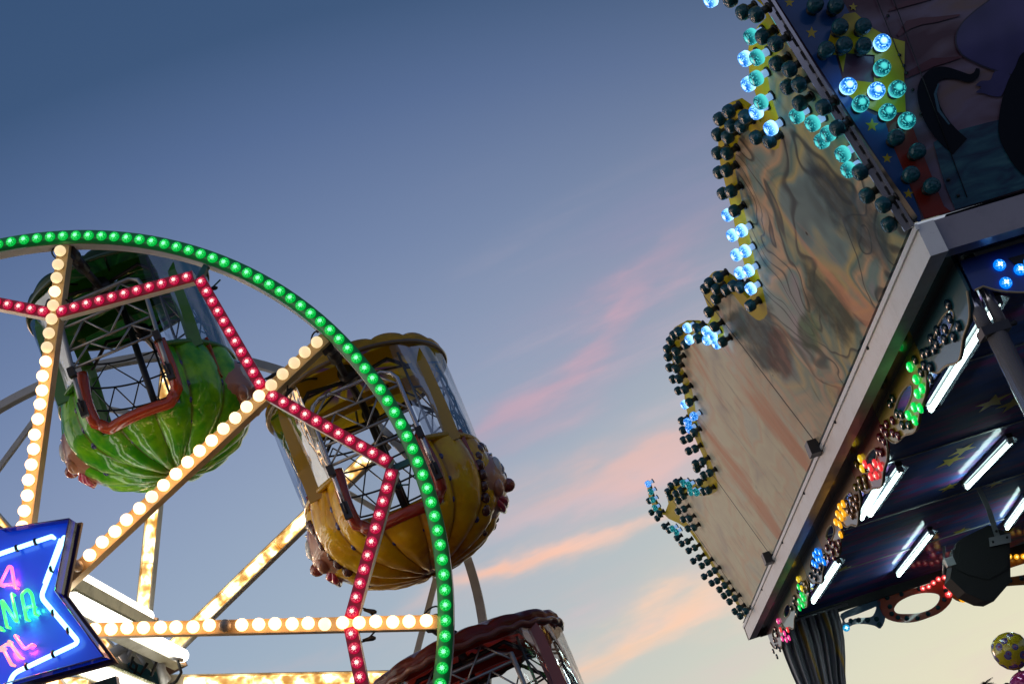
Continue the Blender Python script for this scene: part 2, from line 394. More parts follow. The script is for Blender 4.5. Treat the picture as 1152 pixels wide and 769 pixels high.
# spokes
tm = {'hi': T_hi, 'mid': T_mid, 'lo': T_lo, 'off': T_off}
outb = []
M_spoke = mat('glow_tinted_cream_paint', (.56, .42, .22), .45, fn=worn((.55, .42, .23), .4))  # ochre is partly the bulbs' golden glow put into the cream paint
for k in range(8):
    an = 45*k; rd = wdir(an); sd = np.cross(rd, A)
    b = MB(); b.box(wp(an, (R-.04+.22)/2, .005), sd*.032, A*.028, rd*(R-.04-.22)/2)
    # folded lip along the beam, proud of its face
    for s_ in (-1, 1): b.box(wp(an, (R-.04+.22)/2, -.026)+sd*s_*.030, sd*.003, A*.006, rd*(R-.05-.22)/2)
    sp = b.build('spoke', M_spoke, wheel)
    for i in range(22):
        r = .35+i*.0795; p = wp(an, r, -.024); q = proj(p); st = 'hi'
        if k == 2: st = 'hi' if i < 14 else 'mid' if i < 16 else 'lo'
        if k == 2 and i in (16, 17, 15, 14): st = 'lo'
        if k == 2 and i == 18: st = 'mid'
        if k == 1: st = 'off' if i < 2 else 'hi' if i < 13 else 'mid' if i < 17 else 'lo'
        if k == 0 and i == 9: st = 'off'
        if st == 'hi' and (i*7+k*5) % 17 == 3: st = 'mid'
        w_ = frameZ(p+sd*random.uniform(-.003, .003), nrm(-A+np.array([random.uniform(-.08, .08) for _ in range(3)])), random.uniform(0, 6))
        if -10 < q[0] < 1162 and -10 < q[1] < 779: inst('bulb', tm[st], sp, w_)
        elif st == 'hi': outb.append(w_)
    # rear spoke with its channel of lights
    b = MB(); b.box(wp(an, (R-.04+.2)/2, D+.03), sd*.044, A*.022, rd*(R-.04-.2)/2)
    for s_ in (-1, 1): b.box(wp(an, (R-.04+.2)/2, D-.004)+sd*s_*.041, sd*.003, A*.011, rd*(R-.05-.2)/2)
    rs = b.build('rear_spoke', M_cream, wheel)
    def chan(n, b_):
        c = n.noise(n.tc(), scale=11, detail=2, rough=.6)
        n.inp(b_.inputs['Emission Color'], n.ramp(c, [(.36, (.75, .30, .03)), (.5, (1, .62, .2)), (.62, (1, .9, .62))]))
        n.inp(b_.inputs['Emission Strength'], n.m('MULTIPLY_ADD', n.sstep(c, .4, .6), 2.2, .8))
    if k == 0: M_chan = mat('amber_diffuser', (.8, .6, .3), .3, fn=chan)
    b = MB(); pts = []
    for j in range(4):
        r0 = .3+j*(R-.4)/4; r1 = .3+(j+1)*(R-.4)/4-.012
        b.tube([wp(an, r0+(r1-r0)*u/10., D-.004)+A*(.006*math.sin(u*2.1+j)) for u in range(11)], [.030]*11, 10)
    b.build('light_strip', M_chan, rs)
scatter_join('bulb_row', T_hi, outb, wheel)
# red star: inner corners on the spokes, tips near the rim
ri, ro = .785*R, .945*R; redout = []
for j in range(16):
    a0 = 22.5*j; a1 = 22.5*(j+1)
    r0, r1 = (ri, ro) if j % 2 == 0 else (ro, ri)
    P, Q = wp(a0, r0, -.018), wp(a1, r1, -.018); dd = nrm(Q-P); sd = np.cross(dd, A); L = np.linalg.norm(Q-P)
    P = P+dd*.02; Q = Q-dd*.02; L -= .04
    b = MB(); b.box((P+Q)/2, dd*L/2, sd*.029, A*.024, 0); b.box((P+Q)/2-A*.030, dd*L/2, sd*.031, A*.006, 1)
    st = b.build('star_strut', [M_white, M_redstrip], wheel); n = int(round(L/.0655))
    for i in range(n):
        p = P+dd*(L*(i+.5)/n)-A*.036; q = proj(p); w_ = frameZ(p, -A, random.uniform(0, 6))
        if -10 < q[0] < 1162 and -10 < q[1] < 779: inst('star_lamp', T_red, st, w_)
        else: redout.append(w_)
    P, Q = wp(a0, r0, D), wp(a1, r1, D)                 # the same star on the far side, seen from its back
    MB().beam(P, Q, .032, .03, A).build('rear_strut', M_grey, wheel)
    if j % 2 == 0:
        tip = wp(a1, ro, -.0); MB().beam(tip, wp(a1, R-.035, 0), .03, .03, A).build('strut_tie', M_teal, wheel)
        MB().beam(wp(a1, ro, D), wp(a1, R-.035, D), .03, .03, A).build('strut_tie', M_grey, wheel)
scatter_join('star_lamp_row', T_red, redout, wheel)
# cables with their connectors at the joints
def cable(p, d, s_, m=M_black, L=.16, B=.07):
    pts = [p+d*(L*u)+s_*(B*math.sin(math.pi*u)) for u in np.linspace(0, 1, 9)]
    c = MB().tube(pts, .0045, 6).build('cable', m, wheel)
    mid = p+d*(L*.78)+s_*(B*.62)
    b = MB(); b.tube([mid-d*.028-s_*-.012, mid+d*.02, mid+d*.034], [.007, .013, .006], 8).build('connector', M_black, c)
for an in (0, 45, 90, -45, 135):
    rd = wdir(an); sd = np.cross(rd, A)
    for (r, s1, s2) in ((ri-.02, 1, 1), (ri-.02, -1, 1), (R-.12, 1, 1)):
        cable(wp(an, r, .0)+sd*s1*.03, nrm(rd*.9-A*-.1), sd*s1*s2, L=.13, B=.05)
    cable(wp(an, R-.13, .02)+sd*.03, nrm(rd+A*.4), -zz*.9, L=.12, B=.06)
for an in (22.5, 67.5):
    rd = wdir(an); sd = np.cross(rd, A); cable(wp(an, ro-.02, .0), nrm(rd*.5-sd), -rd, m=M_teal, L=.12, B=.08)
# axles carrying the gondolas
for k in range(8):
    a_ = 45*k
    b = MB(); b.tube([wp(a_, R-.05, .0), wp(a_, R-.05, .10)], .045, 14); b.tube([wp(a_, R-.05, .08), wp(a_, R-.05, D)], .022, 12)
    b.tube([wp(a_, R-.05, .10), wp(a_, R-.05, .26)], .034, 12); b.box(wp(a_, R-.05, .03), wdir(a_)*.05, np.cross(wdir(a_), A)*.035, A*.03)
    b.build('axle', M_dark, wheel)
M_bar = mat('olive_grey_paint', (.42, .40, .30), .4, fn=worn((.42, .40, .30), .6, 9))
# hub: square drum with light bars along its edges
b = MB(); b.box(H+A*D/2, HX*.055, zz*.055, A*(D/2+.02)); b.tube([H-A*.1, H+A*(D+.3)], .06, 16)
for yy in (.0, .02): b.tube([H+A*(yy-.03), H+A*(yy+.03)], .25, 24)
for yy in (D, ): b.tube([H+A*(yy-.0), H+A*(yy+.03)], .20, 24)
hub = b.build('hub', M_bar, wheel)
def tubew(n, b_):
    pass
M_tubew = mat('white_diffuser', (.9, .9, .85), .3, em=(1, .95, .82), es=3.2)
M_seg = mat('slotted_cover', (.5, .52, .4), .4, fn=lambda n, b: n.inp(b.inputs['Base Color'], n.ramp(n.vor(n.tc(), scale=40), [(.1, (.65, .66, .5)), (.5, (.2, .22, .12))])))
rear = H+A*D
def bar(q_rear, yend=D-.02, yst=-.02, rad=.042):
    P1 = hit(q_rear, rear, A); off = P1-rear
    s0 = H+off+A*yst; s1 = H+off+A*yend; inn = nrm(-off); sd = np.cross(inn, A)
    b = MB(); b.box((s0+s1)/2+inn*.058, sd*.050, inn*.016, (s1-s0)/2); b.box((s0+s1)/2+inn*.046+sd*.052, sd*.003, inn*.03, (s1-s0)/2)
    for i in range(44): b.box(s0+(s1-s0)*(i+.5)/44+inn*.048-sd*.052, sd*.004, inn*.022, A*.010, 1); b.box(s0+(s1-s0)*(i+.5)/44+inn*.078, sd*.030, inn*.006, A*.009, 1)
    lb = b.build('light_bar', [M_bar, M_seg], wheel)
    b = MB(); n = 26; b.tube([s0+(s1-s0)*u/(n*4.) for u in range(n*4+1)], [rad*(1 if u % 4 else .90) for u in range(n*4+1)], 12)
    b.build('light_tube', M_tubew, lb)
    b = MB(); b.box(s1+inn*.06+A*.01, sd*.06, inn*.06, A*.012); b.build('end_cap', M_brass, lb)
    return off
for q in ((168, 694), (207, 738), (196, 790)): bar(q)
# support tower behind and in front of the wheel
tower = thing('wheel_support', (rear[0]+A[0]*.35, rear[1]+A[1]*.35, 0), 'grey steel legs and teal striped panel carrying the hub of the small wheel', 'ride support', axes=(HX, A, zz))
b = MB()
for yy in (-.30, D+.35):
    c = H+A*yy
    for s_ in (-1, 1): b.beam(c+HX*s_*.05, np.array([c[0], c[1], 0.05])+HX*s_*1.1, .12, .10, A)
    b.beam(np.array([c[0], c[1], 1.0])-HX*.85, np.array([c[0], c[1], 1.0])+HX*.85, .08, .08, A)
b.build('leg', M_grey, tower)
def stripes(n, b_):
    s = n.sep(n.tc())
    k = n.m('FRACT', n.m('MULTIPLY', s[0], 9.0)); n.inp(b_.inputs['Base Color'], n.ramp(k, [(0, (.01, .13, .15)), (.42, (.7, .7, .72)), (.52, (.01, .10, .13))], 'CONSTANT'))
b = MB(); P = hit((78, 790), H-A*.1, A); b.box(P-zz*.75, HX*.24, A*.02, zz*.80); b.build('striped_panel', mat('teal_stripes', (.02, .15, .15), .3, fn=stripes), tower)
# drive motor and clamps under the hub
P = hit((158, 768), rear, A)
b = MB(); b.tube([P-A*.25-zz*.08, P+A*.2-zz*.08], [.16, .16], 24); b.tube([P-A*.29-zz*.08, P-A*.25-zz*.08], .10, 20)
drum = b.build('motor', mat('blue_motor_paint', (.02, .14, .2), .35, fn=worn((.02, .15, .21), .3, 12)), tower)
b = MB()
for (x0, y0, x1, y1, r) in ((128, 712, 180, 728, .022), (132, 728, 150, 752, .026), (150, 722, 138, 756, .014), (160, 720, 190, 765, .02), (178, 730, 184, 768, .026), (120, 735, 150, 728, .03), (185, 738, 205, 742, .012), (155, 735, 172, 760, .012)):
    b.tube([hit((x0, y0), rear-A*.2, A), hit(((x0+x1)/2, (y0+y1)/2), rear-A*.26, A), hit((x1, y1), rear-A*.18, A)], r, 8)
b.build('clamp', M_grey, tower)
b = MB()
for (pts) in ([(176, 722), (160, 712), (148, 716), (140, 728)], [(200, 742), (204, 756), (198, 766), (188, 772)], [(150, 738), (146, 750), (158, 758), (166, 745)], [(168, 730), (176, 744), (170, 760)], [(148, 742), (154, 748), (150, 760), (144, 764)]):
    b.tube([hit(p, rear-A*.33, A) for p in pts], .009, 6)
b.build('cable', M_black, tower)
# ================================================================== GONDOLAS
M_film = bpy.data.materials.new('clear_vinyl'); M_film.use_nodes = True
n_ = NT(M_film.node_tree); n_.n.clear(); o_ = n_.n.new('ShaderNodeOutputMaterial')
tr = n_.n.new('ShaderNodeBsdfTransparent'); gl = n_.n.new('ShaderNodeBsdfGlossy'); gl.inputs['Roughness'].default_value = .07
tr.inputs[0].default_value = (.86, .88, .90, 1)
fr = n_.n.new('ShaderNodeFresnel'); fr.inputs[0].default_value = 1.5; nb = n_.bump(n_.noise(n_.map(n_.tc(), sc=(1, 1, .35)), scale=7, detail=3), .4, .03)
n_.inp(gl.inputs['Normal'], nb); n_.inp(fr.inputs['Normal'], nb); mx = n_.n.new('ShaderNodeMixShader')
n_.inp(mx.inputs[0], n_.m('MULTIPLY_ADD', fr.outputs[0], .55, .02)); n_.l.new(tr.outputs[0], mx.inputs[1]); n_.l.new(gl.outputs[0], mx.inputs[2]); n_.l.new(mx.outputs[0], o_.inputs[0])
def tubmat(name, c1, c2, line):
    def fn(n, b):
        g_ = n.attr('groove'); c = n.noise(n.tc(), scale=7, detail=4, rough=.6)
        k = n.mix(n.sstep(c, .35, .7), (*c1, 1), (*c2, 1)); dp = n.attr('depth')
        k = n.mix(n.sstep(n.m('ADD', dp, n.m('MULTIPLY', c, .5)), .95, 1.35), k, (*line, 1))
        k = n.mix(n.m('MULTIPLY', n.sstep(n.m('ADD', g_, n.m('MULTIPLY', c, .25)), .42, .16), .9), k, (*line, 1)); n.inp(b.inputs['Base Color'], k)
        n.inp(b.inputs['Normal'], n.bump(n.noise(n.tc(), scale=16, detail=4), .28, .012))
        n.inp(b.inputs['Coat Normal'], n.bump(n.noise(n.tc(), scale=17, detail=2), .22, .012))
    m_ = mat(name, c1, .38, coat=1, fn=fn, spec=.2); m_.node_tree.nodes['Principled BSDF'].inputs['Coat Roughness'].default_value = .03; return m_
M_skin = mat('painted_skin', (.50, .20, .12), .3, coat=.8, fn=worn((.52, .22, .13), .25, 5, .35))
M_eye = mat('eye_white', (.75, .75, .72), .15, coat=1); M_pupil = mat('eye_black', (.01, .01, .02), .1, coat=1)
M_lip = mat('pink_lips', (.62, .05, .12), .2, coat=1); M_nose = mat('nose_paint', (.34, .06, .04), .2, coat=1)
M_gem = mat('blue_bead', (.03, .03, .17), .12, coat=1)
M_hairb = mat('brown_curls', (.11, .03, .025), .25, coat=1)
M_iris = mat('eye_blue', (.05, .15, .4), .1, coat=1)
def gondola(k, label, ctub, ctub2, line, ctrim, ccan, cspot, cband, edge, hair, seed, ruffle=0, cz=0.0, swing=6.5):
    rnd = random.Random(seed); a_ = 45*k; O = wp(a_, R-.05, D/2); O = O+HX*0.01
    sw_ = math.radians(swing); X, Y, Z = HX*math.cos(sw_)+zz*math.sin(sw_), A, zz*math.cos(sw_)-HX*math.sin(sw_)
    def L(x, y, z): return O+X*(x*.935)+Y*(y*.935)+Z*(z*1.01)
    def cyl(th, r, z): return L(r*math.cos(th), r*math.sin(th), z)
    T = thing('gondola', L(0, 0, -1.09), label, 'gondola', 'gondolas hanging from the ferris wheel', (X, Y, Z))
    mt = tubmat('tub_paint_'+str(k), ctub, ctub2, line); mtrim = mat('trim_paint_'+str(k), ctrim, .22, coat=1, fn=lambda n, b: n.inp(b.inputs['Normal'], n.bump(n.noise(n.tc(), scale=30, detail=3), .15, .006)))
    mband = mat('band_paint_'+str(k), cband, .3, coat=.7)
    medge = mat('edge_paint_'+str(k), edge, .35, coat=.6)
    # --- tub: lobed shell with a doorway cut into its front
    prof = [(.545, -.56), (.555, -.60), (.568, -.66), (.575, -.72), (.572, -.775), (.562, -.825), (.540, -.875), (.505, -.925), (.455, -.965), (.39, -1.0), (.31, -1.035), (.22, -1.06), (.13, -1.078), (.05, -1.085)]
    P = []
    for i in range(len(prof)-1):
        for j in range(3):
            u = j/3; P.append((prof[i][0]*(1-u)+prof[i+1][0]*u, prof[i][1]*(1-u)+prof[i+1][1]*u))
    P.append(prof[-1]); n = 196; lob = 14
    b = MB(); vs = []; gr = []; dpt = []
    for i, (r, z) in enumerate(P):
        for j in range(n):
            th = 2*math.pi*j/n; gq = abs(math.sin(lob*th/2+.35)); dp = i/len(P)
            wob = .012*math.sin(th*lob*2.5+i*.5)*max(0, dp-.6)*2
            rr = r*(.90+.10*gq**.55)+wob; vs.append(cyl(th, rr, z-(.02*gq if dp > .6 else 0))); gr.append(gq); dpt.append(dp)
    hw = math.radians(27); zd = -.905
    def indoor(th, z): return abs(math.atan2(math.sin(th+math.pi/2), math.cos(th+math.pi/2))) < hw and z > zd
    fs = []
    for i in range(len(P)-1):
        for j in range(n):
            th = 2*math.pi*(j+.5)/n
            if indoor(th, (P[i][1]+P[i+1][1])/2): continue
            fs.append((i*n+j, i*n+(j+1) % n, (i+1)*n+(j+1) % n, (i+1)*n+j))
    b.add(vs, fs); tub = b.build('tub', mt, T, {'groove': gr, 'depth': dpt}, solid=.024)
    # trim round the doorway
    def rz(z):
        for (r0, z0), (r1, z1) in zip(prof, prof[1:]):
            if z1 <= z <= z0: return r0+(r1-r0)*(z0-z)/(z0-z1)
        return .545
    fp = -math.pi/2; pts = []
    for z in np.linspace(-.53, zd+.06, 12): pts.append(cyl(fp-hw, rz(z)+.002, z))
    for u in (.25, .5, .75): pts.append(cyl(fp-hw+hw*.22*u, rz(zd+.02), zd+.06-.06*u))
    for u in np.linspace(-.76, .76, 14): pts.append(cyl(fp+hw*u, rz(zd)+.002, zd))
    for u in (.75, .5, .25): pts.append(cyl(fp+hw-hw*.22*u, rz(zd+.02), zd+.06-.06*u))
    for z in np.linspace(zd+.06, -.53, 12): pts.append(cyl(fp+hw, rz(z)+.002, z))
    b = MB(); b.tube(pts, .034, 10); b.build('door_trim', mtrim, T)
    # tub lip, right round but open at the door
    ths = np.linspace(fp+hw, fp-hw+2*math.pi, 90); b = MB(); b.tube([cyl(t_, .545, -.555) for t_ in ths], .017, 8)
    b.build('lip', mband, T)
    b = MB(); b.lathe([(.07, -.004), (.07, .012), (1e-4, .014)], L(0, 0, -1.100), X, Y, Z, 20); b.build('bottom_plate', M_steel, T)
    # floor and bench inside
    b = MB(); b.lathe([(.40, -.98), (.40, -.96), (1e-4, -.96)], L(0, 0, 0), X, Y, Z, 32); b.build('floor', M_dark, T)
    for s_ in (-1, 1):
        MB().box(L(s_*.38, .02, -.76), X*.10, Y*.30, Z*.02).build('seat', mtrim, T); MB().box(L(s_*.47, .02, -.63), X*.015, Y*.28, Z*.11).build('backrest', mtrim, T)
    b = MB(); b.tube([L(0, 0, -.96), L(0, 0, .02+cz)], .02, 10); b.build('centre_pole', M_dark, T)
    # beads along the grooves
    for j in range(lob):
        th = (math.pi*j-.35)*2/lob
        for z in (-.68, -.80, -.90, -.98):
            if indoor(th, z+.0) or rnd.random() < .12: continue
            r = rz(z)*.91+.008
            tpos = cyl(th+rnd.uniform(-.03, .03), r+.004, z+rnd.uniform(-.02, .02))
            bd = MB(); q = rnd.uniform(.8, 1.15); bd.ball(tpos, .021*q, .021*q, .026*q, n=12); bd.build('bead', M_gem, T)
    # --- canopy: shallow dome seen from below, gathered in folds
    m_ = 128; nf = 16
    b = MB(); vs = []; at1 = []
    rows = [(.572, .070), (.577, .085), (.575, .105), (.560, .118), (.53, .128), (.46, .145), (.36, .165), (.25, .185), (.13, .20), (.03, .205)]
    rows = [(r, z+cz) for r, z in rows]
    for i, (r, z) in enumerate(rows):
        for j in range(m_):
            th = 2*math.pi*j/m_; f_ = abs(math.sin(nf*th/2))**.6; rip = ruffle*.018*math.sin(th*34+rnd.random()*.3) if i < 3 else 0
            vs.append(cyl(th, r*(1+rip)+(.0), z+.022*f_*(1 if i > 2 else .3)+(ruffle*.012*math.sin(th*27) if i == 0 else 0))); at1.append(r/.6)
    fs = [(i*m_+j, i*m_+(j+1) % m_, (i+1)*m_+(j+1) % m_, (i+1)*m_+j) for i in range(len(rows)-1) for j in range(m_)]
    b.add(vs, fs)
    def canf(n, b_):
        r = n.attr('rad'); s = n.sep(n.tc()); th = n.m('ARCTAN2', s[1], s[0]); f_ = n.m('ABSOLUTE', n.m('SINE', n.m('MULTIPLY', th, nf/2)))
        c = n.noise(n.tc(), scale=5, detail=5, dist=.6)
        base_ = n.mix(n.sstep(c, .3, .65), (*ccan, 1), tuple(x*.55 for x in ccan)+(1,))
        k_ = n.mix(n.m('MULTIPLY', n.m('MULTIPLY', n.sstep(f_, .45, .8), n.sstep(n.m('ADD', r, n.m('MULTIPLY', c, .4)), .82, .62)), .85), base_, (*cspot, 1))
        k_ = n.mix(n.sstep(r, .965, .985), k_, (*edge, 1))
        n.inp(b_.inputs['Base Color'], k_); n.inp(b_.inputs['Normal'], n.bump(n.noise(n.tc(), scale=10, detail=3), .3, .02))
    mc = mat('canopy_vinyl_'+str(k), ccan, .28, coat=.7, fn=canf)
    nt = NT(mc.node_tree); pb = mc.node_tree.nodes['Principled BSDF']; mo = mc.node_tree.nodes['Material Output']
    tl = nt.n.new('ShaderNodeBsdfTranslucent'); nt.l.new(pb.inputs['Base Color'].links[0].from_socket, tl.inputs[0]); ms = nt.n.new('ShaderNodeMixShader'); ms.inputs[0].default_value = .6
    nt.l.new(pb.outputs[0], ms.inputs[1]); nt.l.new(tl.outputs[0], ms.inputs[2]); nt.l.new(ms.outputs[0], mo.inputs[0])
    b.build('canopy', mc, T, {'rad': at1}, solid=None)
    b = MB(); b.tube([cyl(t_, (.572)*(1+ruffle*.012*math.sin(t_*34)), +.070+cz+ruffle*.012*math.sin(t_*27)) for t_ in np.linspace(0, 2*math.pi, 180, endpoint=False)], .014+ruffle*.008, 8, closed=True); b.build('canopy_edge', medge, T)
    b = MB()
    for j in range(8):
        th = 2*math.pi*j/8+.2; b.tube([cyl(th, .55, .085+cz), cyl(th, .4, .13+cz), cyl(th, .05, .17+cz)], .007, 6)
    b.build('canopy_rib', M_wire, T)
    # --- flat painted bands carrying the tub from the canopy: arches at the front and back
    def arch(y0, sgn, nm='arch_band'):
        pts = [(-.42, -.60), (-.425, -.40), (-.42, -.15), (-.41, .04+cz), (-.36, .10+cz), (-.15, .12+cz), (.15, .12+cz), (.36, .10+cz), (.41, .04+cz), (.42, -.15), (.425, -.40), (.42, -.60)]
        b = MB(); vs = []
        fine = []
        for (p0, p1) in zip(pts, pts[1:]):
            for u in (0, .34, .67): fine.append((p0[0]*(1-u)+p1[0]*u, p0[1]*(1-u)+p1[1]*u))
        fine.append(pts[-1]); K = len(fine)
        for i, (x, z) in enumerate(fine):
            yy = y0*(1-.35*max(0, min(1, (z+.10)/.2))); a__ = fine[max(0, i-1)]; c__ = fine[min(K-1, i+1)]
            tx, tz = c__[0]-a__[0], c__[1]-a__[1]; l_ = math.hypot(tx, tz); nx, nz_ = -tz/l_, tx/l_
            w2 = .042
            for (e1, e2) in ((-w2, -.006), (w2, -.006), (w2, .006), (-w2, .006)): vs.append(L(x+nx*e1, yy+sgn*e2, z+nz_*e1))
        fs = []
        for i in range(K-1):
            for q in range(4): fs.append((i*4+q, i*4+(q+1) % 4, (i+1)*4+(q+1) % 4, (i+1)*4+q))
        b.add(vs, fs, smooth=False); b.build(nm, mband, T)
    arch(-.38, -1); arch(.38, 1)
    # --- wire cage behind the clear curtain
    b = MB(); rw = .525; th0, th1 = fp+math.radians(38), fp-math.radians(38)+2*math.pi; nseg = 16
    for z in (-.07+cz, -.24, -.40, -.53): b.tube([cyl(t_, rw, z) for t_ in np.linspace(th0, th1, 60)], .006, 6)
    cg = b.build('cage_hoop', M_wire, T); b = MB()
    for i in range(nseg+1):
        t_ = th0+(th1-th0)*i/nseg
        if i % 4 == 0: b.tube([cyl(t_, rw, -.55), cyl(t_, rw, .03+cz)], .008, 6)
        if i < nseg:
            t2 = th0+(th1-th0)*(i+1)/nseg; z0, z1 = (-.53, -.24) if i % 2 else (-.24, -.53)
            b.tube([cyl(t_, rw, z0), cyl((t_+t2)/2, rw, (z0+z1)/2), cyl(t2, rw, z1)], .0048, 5); b.tube([cyl(t_, rw, z1), cyl((t_+t2)/2, rw-.01, (z0+z1)/2), cyl(t2, rw, z0)], .0048, 5)
            b.tube([cyl(t_, rw, -.24 if i % 2 else -.07), cyl(t2, rw, -.07 if i % 2 else -.24)], .0045, 5)
    b.build('cage_lattice', M_wire, T)
    vs = []; nn = 90; hts = np.linspace(.075+cz, -.55, 9)
    for z in hts:
        for i in range(nn+1):
            t_ = fp+math.radians(31)+(2*math.pi-math.radians(62))*i/nn; vs.append(cyl(t_, .562-.012*((-.02-z)/.53)+.006*math.sin(i*.9+z*8), z))
    fs = [(r_*(nn+1)+i, r_*(nn+1)+i+1, (r_+1)*(nn+1)+i+1, (r_+1)*(nn+1)+i) for r_ in range(8) for i in range(nn)]
    MB().add(vs, fs).build('clear_curtain', M_film, T)
    # --- gate: bent tube with lattice, its ends clamped down the tub
    gx = .265; yg = -.545
    pts = [(-gx, yg-.055, -.80), (-gx, yg-.05, -.62), (-gx, yg-.02, -.50), (-gx, yg+.03, -.20), (-gx*.92, yg+.06, -.12+cz*.5), (-gx*.72, yg+.065, -.09+cz*.5), (gx*.72, yg+.065, -.09+cz*.5), (gx*.92, yg+.06, -.12+cz*.5), (gx, yg+.03, -.20), (gx, yg-.02, -.50), (gx, yg-.05, -.62), (gx, yg-.055, -.80)]
    gate = MB().tube([L(*p) for p in pts], .0125, 10).build('gate_frame', M_chrome if k == 1 else M_steel, T)
    b = MB()
    for z, y in ((-.24, yg+.025), (-.40, yg), (-.52, yg-.02)): b.tube([L(-gx, y, z), L(gx, y, z)], .008, 6)
    lv = [(-.10, yg+.06), (-.24, yg+.025), (-.40, yg), (-.52, yg-.02)]
    for (z0, y0), (z1, y1) in zip(lv, lv[1:]):
        for i in range(4):
            xa, xb = -gx+gx*.5*i, -gx+gx*.5*(i+1); p, q = (L(xa, y0, z0), L(xb, y1, z1)) if i % 2 else (L(xa, y1, z1), L(xb, y0, z0)); b.tube([p, q], .0055, 6)
    b.build('gate_lattice', M_steel, gate)
    for s_ in (-1, 1):
        b = MB(); b.box(L(s_*gx, yg-.065, -.79), X*.020, Y*.012, Z*.045); b.tube([L(s_*gx, yg-.08, -.81), L(s_*gx*1.0, yg-.10, -.74)], .006, 6); b.build('latch', M_dark, T); MB().box(L(s_*gx, yg-.062, -.56), X*.018, Y*.018, Z*.028).build('gate_hinge', M_dark, T)
    # --- a cartoon face moulded on each side
    for s_ in (-1, 1):
        def Fp(x, y, z): return L(s_*x, y, z)
        XX = X*s_; fc = MB(); vs = []
        for i in range(15):
            for j in range(28):
                ph = (math.pi/2)*i/14; t_ = 2*math.pi*j/28; q = math.sin(ph); yy = .25*q*math.cos(t_); zc_ = -.80+.195*q*math.sin(t_)
                bx = math.sqrt(max(.0, .575**2-yy*yy))*(1 if zc_ > -.84 else max(.3, rz(max(zc_, -1.1))/.575)); vs.append(Fp(bx-.035+.075*max(0, math.cos(ph))**.8, yy, zc_))
        fc.add(vs, [(i*28+j, i*28+(j+1) % 28, (i+1)*28+(j+1) % 28, (i+1)*28+j) for i in range(14) for j in range(28)])
        face = fc.build('face', M_skin, T)
        MB().ball(Fp(.605, 0, -.835), .042, .042, .040).build('nose', M_nose, face)
        for e in (-1, 1):
            b = MB(); b.ball(Fp(.585, e*.085, -.745), .032, .050, .066, X=XX); b.build('eye', M_eye, face)
            b = MB(); b.ball(Fp(.606, e*.075, -.755), .018, .026, .036, X=XX); b.build('iris', M_iris, face)
            b = MB(); b.ball(Fp(.616, e*.072, -.757), .010, .014, .020, X=XX); b.build('pupil', M_pupil, face)
            b = MB(); b.tube([Fp(.575, e*.03, -.672), Fp(.585, e*.08, -.660), Fp(.56, e*.14, -.680)], [.006, .010, .005], 8); b.build('eyebrow', M_pupil, face)
            b = MB(); b.ball(Fp(.545, e*.14, -.865), .035, .06, .05, X=XX); b.build('cheek', M_skin, face)
        b = MB(); b.tube([Fp(.515, -.11, -.90), Fp(.550, -.05, -.915), Fp(.550, .05, -.915), Fp(.515, .11, -.90)], [.010, .020, .020, .010], 12)
        b.tube([Fp(.508, -.11, -.91), Fp(.525, -.05, -.945), Fp(.525, .05, -.945), Fp(.508, .11, -.91)], [.010, .018, .018, .010], 12); b.build('mouth', M_lip, face)
        b = MB(); nh = 22
        for i in range(nh):
            t_ = 2*math.pi*i/nh; yy = .26*math.cos(t_); zc_ = -.80+.205*math.sin(t_)
            if hair is None: break
            bx = math.sqrt(.575**2-yy*yy)*(1 if zc_ > -.8 else rz(zc_)/.575); q = rnd.uniform(.022, .034)
            b.ball(Fp(bx-.022, yy, zc_), q, q*1.1, q*1.2, n=10)
            b.ball(Fp(bx-.015, yy*.9+rnd.uniform(-.02, .02), zc_+rnd.uniform(-.02, .02)), q*.8, n=10)
        if hair is not None: b.build('hair', hair, face)
    # hangers from the axle
    for y in (-.36, .36):
        b = MB(); b.lathe([(.05, -.03), (.05, .03)], L(0, y, 0), X, Z, Y, 16)
        for s_ in (-1, 1): b.tube([L(0, y, min(0, cz*.8)), L(s_*.25, y*1.02, .04+cz), L(s_*.40, y*1.04, -.10+cz)], .012, 8)
        b.build('hanger', M_dark, T)
    return T
gondola(2, 'green pumpkin shaped gondola with orange door trim hanging below the top of the wheel', (.035, .36, .004), (.26, .70, .004), (.10, .06, .005), (.50, .055, .012), (.02, .13, .02), (.01, .05, .015), (.05, .22, .02), (.02, .07, .02), None, 3)
gondola(1, 'yellow fruit shaped gondola with red door trim behind the green lamp ring', (.92, .56, .003), (.76, .36, .002), (.24, .07, .005), (.36, .03, .01), (.90, .58, .02), (.12, .03, .20), (.55, .32, .01), (.13, .07, .012), M_hairb, 5, 0, -.05)
gondola(0, 'dark red gondola with ruffled brown canopy edge at the bottom of the picture', (.34, .03, .02), (.24, .02, .016), (.03, .006, .005), (.2, .02, .01), (.42, .045, .03), (.22, .012, .10), (.34, .04, .025), (.20, .05, .03), M_hairb, 8, .45, -.15)
